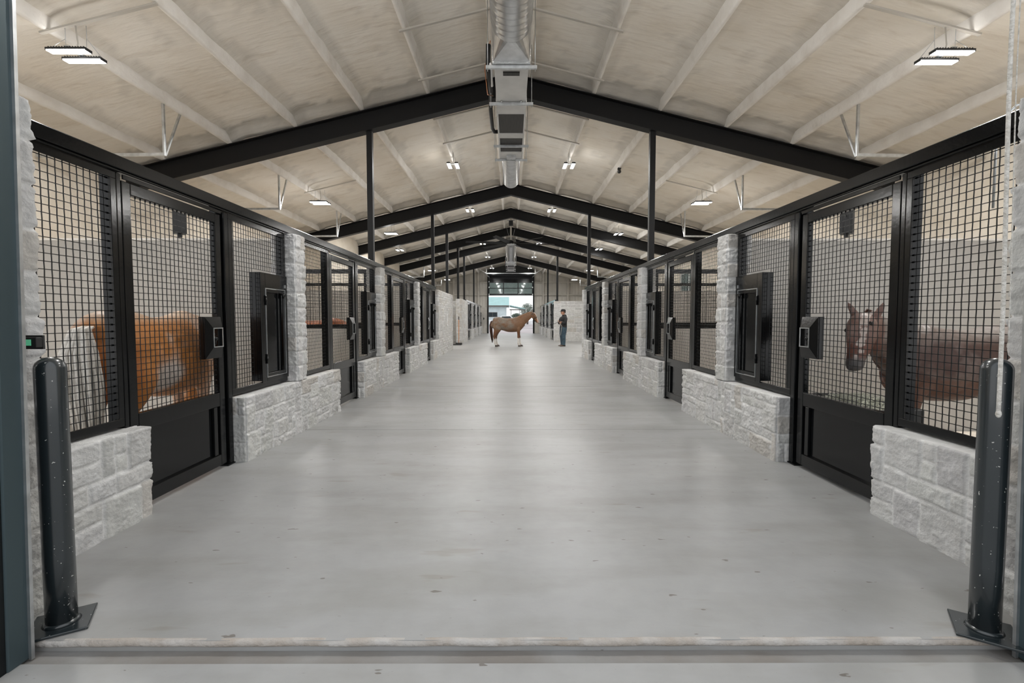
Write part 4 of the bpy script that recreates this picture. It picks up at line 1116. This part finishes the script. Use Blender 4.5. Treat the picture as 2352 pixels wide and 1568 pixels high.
# ------------------------------------------------------------------ the handler
def handler():
    # local frame: facing +X, feet on z = 0
    b = MB()
    b.loft([(0,0,.86,.085,.12), (0,0,.98,.095,.135), (-.005,0,1.12,.095,.135), (0,0,1.28,.11,.165), (-.01,0,1.40,.09,.17), (-.01,0,1.46,.055,.08), (0,0,1.52,.052,.055), (.012,0,1.58,.05,.05)], 20, 4, ref=(1,0,0))
    b.loft([(.015,0,1.545,.05,.05), (.02,0,1.58,.085,.068), (.02,0,1.64,.100,.076), (.012,0,1.70,.098,.078), (.005,0,1.745,.075,.062), (0,0,1.765,.02,.02)], 20, 4, ref=(1,0,0))
    b.loft([(.105,0,1.66,.014,.010), (.122,0,1.635,.013,.014), (.108,0,1.618,.010,.012)], 10, 3, ref=(1,0,0))      # nose
    b.loft([(.10,0,1.602,.008,.02), (.107,0,1.594,.008,.024), (.10,0,1.585,.008,.02)], 10, 3, ref=(1,0,0))          # lips
    b.ball((.085, 0, 1.565), (.026, .03, .022))
    for s in (-1, 1): b.ball((.0, s*.080, 1.635), (.016, .010, .028))
    for s, dx in ((1, .05), (-1, -.01)):
        b.loft([(0,s*.07,.92,.09,.075), (.01+dx*.3,s*.09,.70,.075,.065), (.015+dx*.6,s*.10,.50,.055,.05), (dx*.8,s*.10,.36,.058,.05), (-.01+dx,s*.10,.14,.036,.034), (dx,s*.10,.06,.04,.035)], 14, 4, ref=(1,0,0))
    arms = {}
    for s in (-1, 1):
        sh = (-.01, s*.17, 1.38); el = (.06, s*.235, 1.12); wr = (.19, -s*.03, 1.16 + s*.025)
        b.loft([(*sh,.055,.05), (.01,s*.215,1.28,.05,.046), (*el,.042,.042), (.13,s*.12,1.135+s*.01,.038,.036), (*wr,.026,.03)], 14, 4, ref=(1,0,0))
        arms[s] = (sh, el, wr)
        hx, hy, hz = wr; pc = (hx-.005, hy-s*.05, hz+.012)
        b.loft([(*wr,.022,.030), (hx+.002,hy-s*.03,hz+.006,.018,.038), (hx-.01,hy-s*.085,hz+.012,.014,.038)], 12, 3, ref=(1,0,0))
        for q in range(4):
            zf = hz+.040-.024*q+.008; ln = [.06, .072, .068, .052][q]
            b.tube([(hx-.008, hy-s*.075, zf), (hx-.018, hy-s*(.075+ln*.45), zf), (hx-.045, hy-s*(.075+ln*.8), zf), (hx-.066, hy-s*(.075+ln*.85), zf-.004)], [.0095, .009, .0085, .007], 8)
        b.tube([(hx, hy-s*.01, hz+.03), (hx+.008, hy-s*.04, hz+.06), (hx+.0, hy-s*.07, hz+.075)], [.012, .010, .008], 8)
    me = solidify_body(b, .0065, 2)
    o = obj('person', me, M['skin'], None, label='man in black jacket, cap and jeans standing with arms crossed, holding a lead rope', cat='person')
    # jacket
    j = MB()
    j.loft([(-.005,0,.90,.125,.175), (-.005,0,.93,.135,.185), (-.01,0,1.02,.13,.18), (-.01,0,1.15,.13,.18), (-.005,0,1.28,.138,.205), (-.015,0,1.39,.115,.20), (-.02,0,1.45,.075,.115), (-.015,0,1.50,.072,.075), (-.01,0,1.53,.07,.07)], 24, 4, ref=(1,0,0))
    for s in (-1, 1):
        sh, el, wr = arms[s]
        j.loft([(*sh,.075,.07), (.01,s*.22,1.28,.07,.066), (*el,.060,.062), (.13,s*.12,1.135+s*.01,.055,.052), (wr[0]-.003,wr[1]+s*.01,wr[2],.042,.044)], 16, 4, ref=(1,0,0))
    j.loft([(-.085,0,1.37,.02,.08), (-.10,0,1.42,.032,.10), (-.09,0,1.48,.032,.10), (-.065,0,1.53,.02,.08)], 16, 4, ref=(1,0,0))   # folded hood
    obj('jacket', solidify_body(j, .012, 3), M['jacket'], o)
    k = MB()
    k.loft([(-.005,0,.80,.10,.15), (-.005,0,.88,.118,.162), (-.005,0,.96,.112,.158)], 22, 4, ref=(1,0,0))
    for s, dx in ((1, .05), (-1, -.01)):
        k.loft([(-.005,s*.075,.93,.125,.098), (.008+dx*.3,s*.095,.70,.112,.098), (.015+dx*.6,s*.105,.50,.092,.086), (dx*.8,s*.105,.34,.088,.082), (-.01+dx,s*.105,.14,.078,.076), (dx,s*.10,.055,.082,.076)], 18, 4, ref=(1,0,0))
    obj('jeans', solidify_body(k, .012, 3), M['jeans'], o)
    for s, dx in ((1, .05), (-1, -.01)):
        q = MB(); q.loft([(dx-.085,s*.10,.05,.046,.034), (dx-.03,s*.10,.055,.052,.040), (dx+.05,s*.105,.045,.040,.046), (dx+.12,s*.11,.032,.030,.046), (dx+.175,s*.11,.024,.020,.034), (dx+.19,s*.11,.022,.006,.01)], 16, 4)
        bt = q.build('boot', M['boot'], o)
        MB().box(dx-.09, dx-.02, s*.10-.034, s*.10+.034, 0, .02).build('heel', M['rubber'], bt, .004)
    c = MB(); vs = []
    prof = [(.106, 1.675), (.110, 1.70), (.106, 1.74), (.085, 1.775), (.045, 1.795), (.004, 1.80)]
    for r, z in prof:
        for i in range(24): a = 2*PI*i/24; vs.append((.005+r*math.cos(a)*1.02, r*.86*math.sin(a), z))
    c.add(vs, [(jj*24+i, jj*24+(i+1) % 24, (jj+1)*24+(i+1) % 24, (jj+1)*24+i) for jj in range(5) for i in range(24)], True)
    cp = c.build('cap', M['cap'], o)
    v = MB(); vs = []
    for r, zz in ((.095, 1.688), (.185, 1.672), (.185, 1.680), (.095, 1.697)):
        for i in range(13): a = -1.1+2.2*i/12; vs.append((.01+r*math.cos(a)*(1.0), min(r, .105)*.9*math.sin(a), zz))
    v.add(vs, [(jj*13+i, jj*13+i+1, ((jj+1) % 4)*13+i+1, ((jj+1) % 4)*13+i) for jj in range(4) for i in range(12)], True); v.build('visor', M['cap'], cp)
    hr = MB(); vs = []
    for r, z in ((.098, 1.60), (.104, 1.64), (.105, 1.69)):
        for i in range(14): a = PI*.42 + (PI*1.16)*i/13; vs.append((.004+r*math.cos(a), r*.83*math.sin(a), z))
    hr.add(vs, [(jj*14+i, jj*14+i+1, (jj+1)*14+i+1, (jj+1)*14+i) for jj in range(2) for i in range(13)], True)
    ho = hr.build('hair', M['hair'], o); sm_ = ho.modifiers.new('t', 'SOLIDIFY'); sm_.thickness = .012
    for s in (-1, 1): MB().ball((.101, s*.034, 1.652), (.006, .012, .006)).build('eye', M['eye'], o)
    hb = MB()
    for s in (-1, 1): hb.tube([(.108, s*.018, 1.672), (.112, s*.034, 1.676), (.104, s*.052, 1.670)], .004, 6)
    hb.build('eyebrow', M['hair'], o)
    return o
man = handler(); man.location = (2.50, 22.95, 0); man.rotation_euler = (0, 0, PI + .42); man.scale = (1.12, 1.12, .985)
# lead rope: halter ring under the jaw -> slack curve -> crossed hands -> loose tail
t = thing('lead_rope', 'thin dark lead rope slung between the horse and the man', 'rope', (0, 0, 0))
p0 = Vector((-.14+1.27, 22.72, 1.20)); p1 = Vector((2.30, 22.90, 1.18)); pts = []
for i in range(31):
    u = i/30; p = p0.lerp(p1, u); p.z = 1.21*(1-u)+1.18*u - .22*4*u*(1-u)*(1-.25*u); pts.append(tuple(p))
MB().tube(pts, .011, 6).build('rope', M['darkrope'], t)
MB().tube([(2.31, 22.80, 1.13), (2.40, 22.70, .95), (2.37, 22.72, .70), (2.34, 22.74, .52)], .008, 6).build('rope_end', M['strut'], t)
MB().ball(tuple(p0), .03).build('snap', M['leather'], t)

# ------------------------------------------------------------------ outside the far door
wallbox('ground_outside', M['gravel'], -60, 90, Y1+.15, 220, -.3, -.02)
def building():
    t = thing('metal_building', 'white metal building with a teal roof outside the far doorway', 'building', (-12.47, 80, 0))
    MB().box(0, 11.7, 0, 8, -.02, 3.45).build('wall', M['siding'], t)
    r = MB(); r.add([(-.3,-.5,3.4),(12.2,-.5,3.4),(12.2,4,5.0),(-.3,4,5.0),(-.3,8.5,3.4),(12.2,8.5,3.4),(-.3,-.5,3.25),(12.2,-.5,3.25),(-.3,8.5,3.25),(12.2,8.5,3.25)],
                   [(0,1,2,3),(3,2,5,4),(0,6,7,1),(4,5,9,8),(0,3,4,8,6),(1,7,9,5,2),(6,8,9,7)]); r.build('roof', M['teal'], t)
    MB().box(-.3, 12.2, -.56, -.5, 3.2, 3.42).build('fascia', M['darktrim'], t)
    w = MB(); rim(w, 8.7, 10.2, 1.55, 2.25, .06, -.05, .0); w2 = MB()
    o = MB().box(8.65, 10.25, -.05, -.002, 1.5, 2.3).build('window', M['darktrim'], t)
    MB().box(8.72, 9.42, -.07, -.05, 1.57, 2.23).box(9.48, 10.18, -.07, -.05, 1.57, 2.23).build('pane', M['carglass'], o)
building()
t = thing('carport', 'low open carport roof standing to the right of the metal building', 'carport', (-.2, 80, 0))
m = MB(); m.add([(0,0,3.5),(2.6,0,2.95),(2.6,9,2.95),(0,9,3.5),(0,0,3.35),(2.6,0,2.8),(2.6,9,2.8),(0,9,3.35)], [(0,1,2,3),(7,6,5,4),(0,4,5,1),(1,5,6,2),(2,6,7,3),(3,7,4,0)]); m.build('roof', M['teal'], t)
MB().box(0, 2.6, -.04, 0, 2.62, 2.8).build('beam', M['darktrim'], t)
for x in (.2, 1.6, 2.1, 2.45): MB().box(x, x+.09, .0, .09, -.02, 2.8).build('post', M['darktrim'], t)
def tree(X, Y, h, r, label, seed):
    t = thing('tree', label, 'tree', (X, Y, -.02)); rnd = random.Random(seed)
    m = MB(); m.tube([(0, 0, 0), (.1, 0, h*.35), (-.05, .1, h*.6)], [.22, .16, .1], 8)
    for i in range(14):
        a = rnd.uniform(0, 6.28); z = h*rnd.uniform(.3, .55); R = r*rnd.uniform(.5, .9)
        m.tube([(0, 0, z), (R*.5*math.cos(a), R*.5*math.sin(a), z+h*.15), (R*math.cos(a), R*math.sin(a), z+h*rnd.uniform(.2, .35))], [.09, .05, .02], 6)
    m.build('trunk', M['bark'], t)
    m = MB()
    for i in range(2200):
        a = rnd.uniform(0, 6.28); ph = math.acos(rnd.uniform(-.35, 1)); q = rnd.uniform(.55, 1)
        c = Vector((r*q*math.sin(ph)*math.cos(a), r*q*math.sin(ph)*math.sin(a), h*.55+h*.42*q*math.cos(ph)))
        u = Vector((rnd.uniform(-1,1), rnd.uniform(-1,1), rnd.uniform(-1,1))).normalized()*.11; v = u.cross(Vector((rnd.uniform(-1,1), .3, 1))).normalized()*.07
        m.add([c-u, c-v, c+u, c+v], [(0,1,2,3)])
    m.build('foliage', M['leaf'], t)
tree(3.6, 104, 4.8, 1.6, 'bare-looking round tree outside beyond the carport', 1)
tree(1.1, 94, 2.4, 1.2, 'low dark green bush seen under the carport roof', 4)
def pickup(X, Y, rz, label):
    t = thing('pickup_truck', label, 'truck', (X, Y, 0), rz)
    prof = [(-2.6,.45),(-2.6,1.05),(-1.0,1.08),(-.75,1.62),(.55,1.66),(1.15,1.15),(2.3,1.08),(2.6,.95),(2.6,.45)]
    n = len(prof); m = MB(); m.add([(x, -.9, z) for x, z in prof]+[(x, .9, z) for x, z in prof], [tuple(range(n)), tuple(range(2*n-1, n-1, -1))]+[(i, i+n, (i+1) % n+n, (i+1) % n) for i in range(n)]); m.build('body', M['carwhite'], t, .05)
    for s in (-1, 1):
        g = MB(); q = [(-.72,1.12),(-.60,1.54),(.48,1.57),(.92,1.14)]; g.add([(x, s*.905, z) for x, z in q]+[(x, s*.88, z) for x, z in q], [(0,1,2,3),(7,6,5,4)]); g.build('side_window', M['carglass'], t)
    for x in (-1.6, 1.65):
        for s in (-1, 1): MB().tube([(x, s*.70, .38), (x, s*.93, .38)], .38, 20).build('wheel', M['rubber'], t)
pickup(-.6, 66, 0, 'white pickup truck parked outside behind the aisle horse'); pickup(5.2, 64, .1, 'white pickup truck partly hidden behind the horse neck')
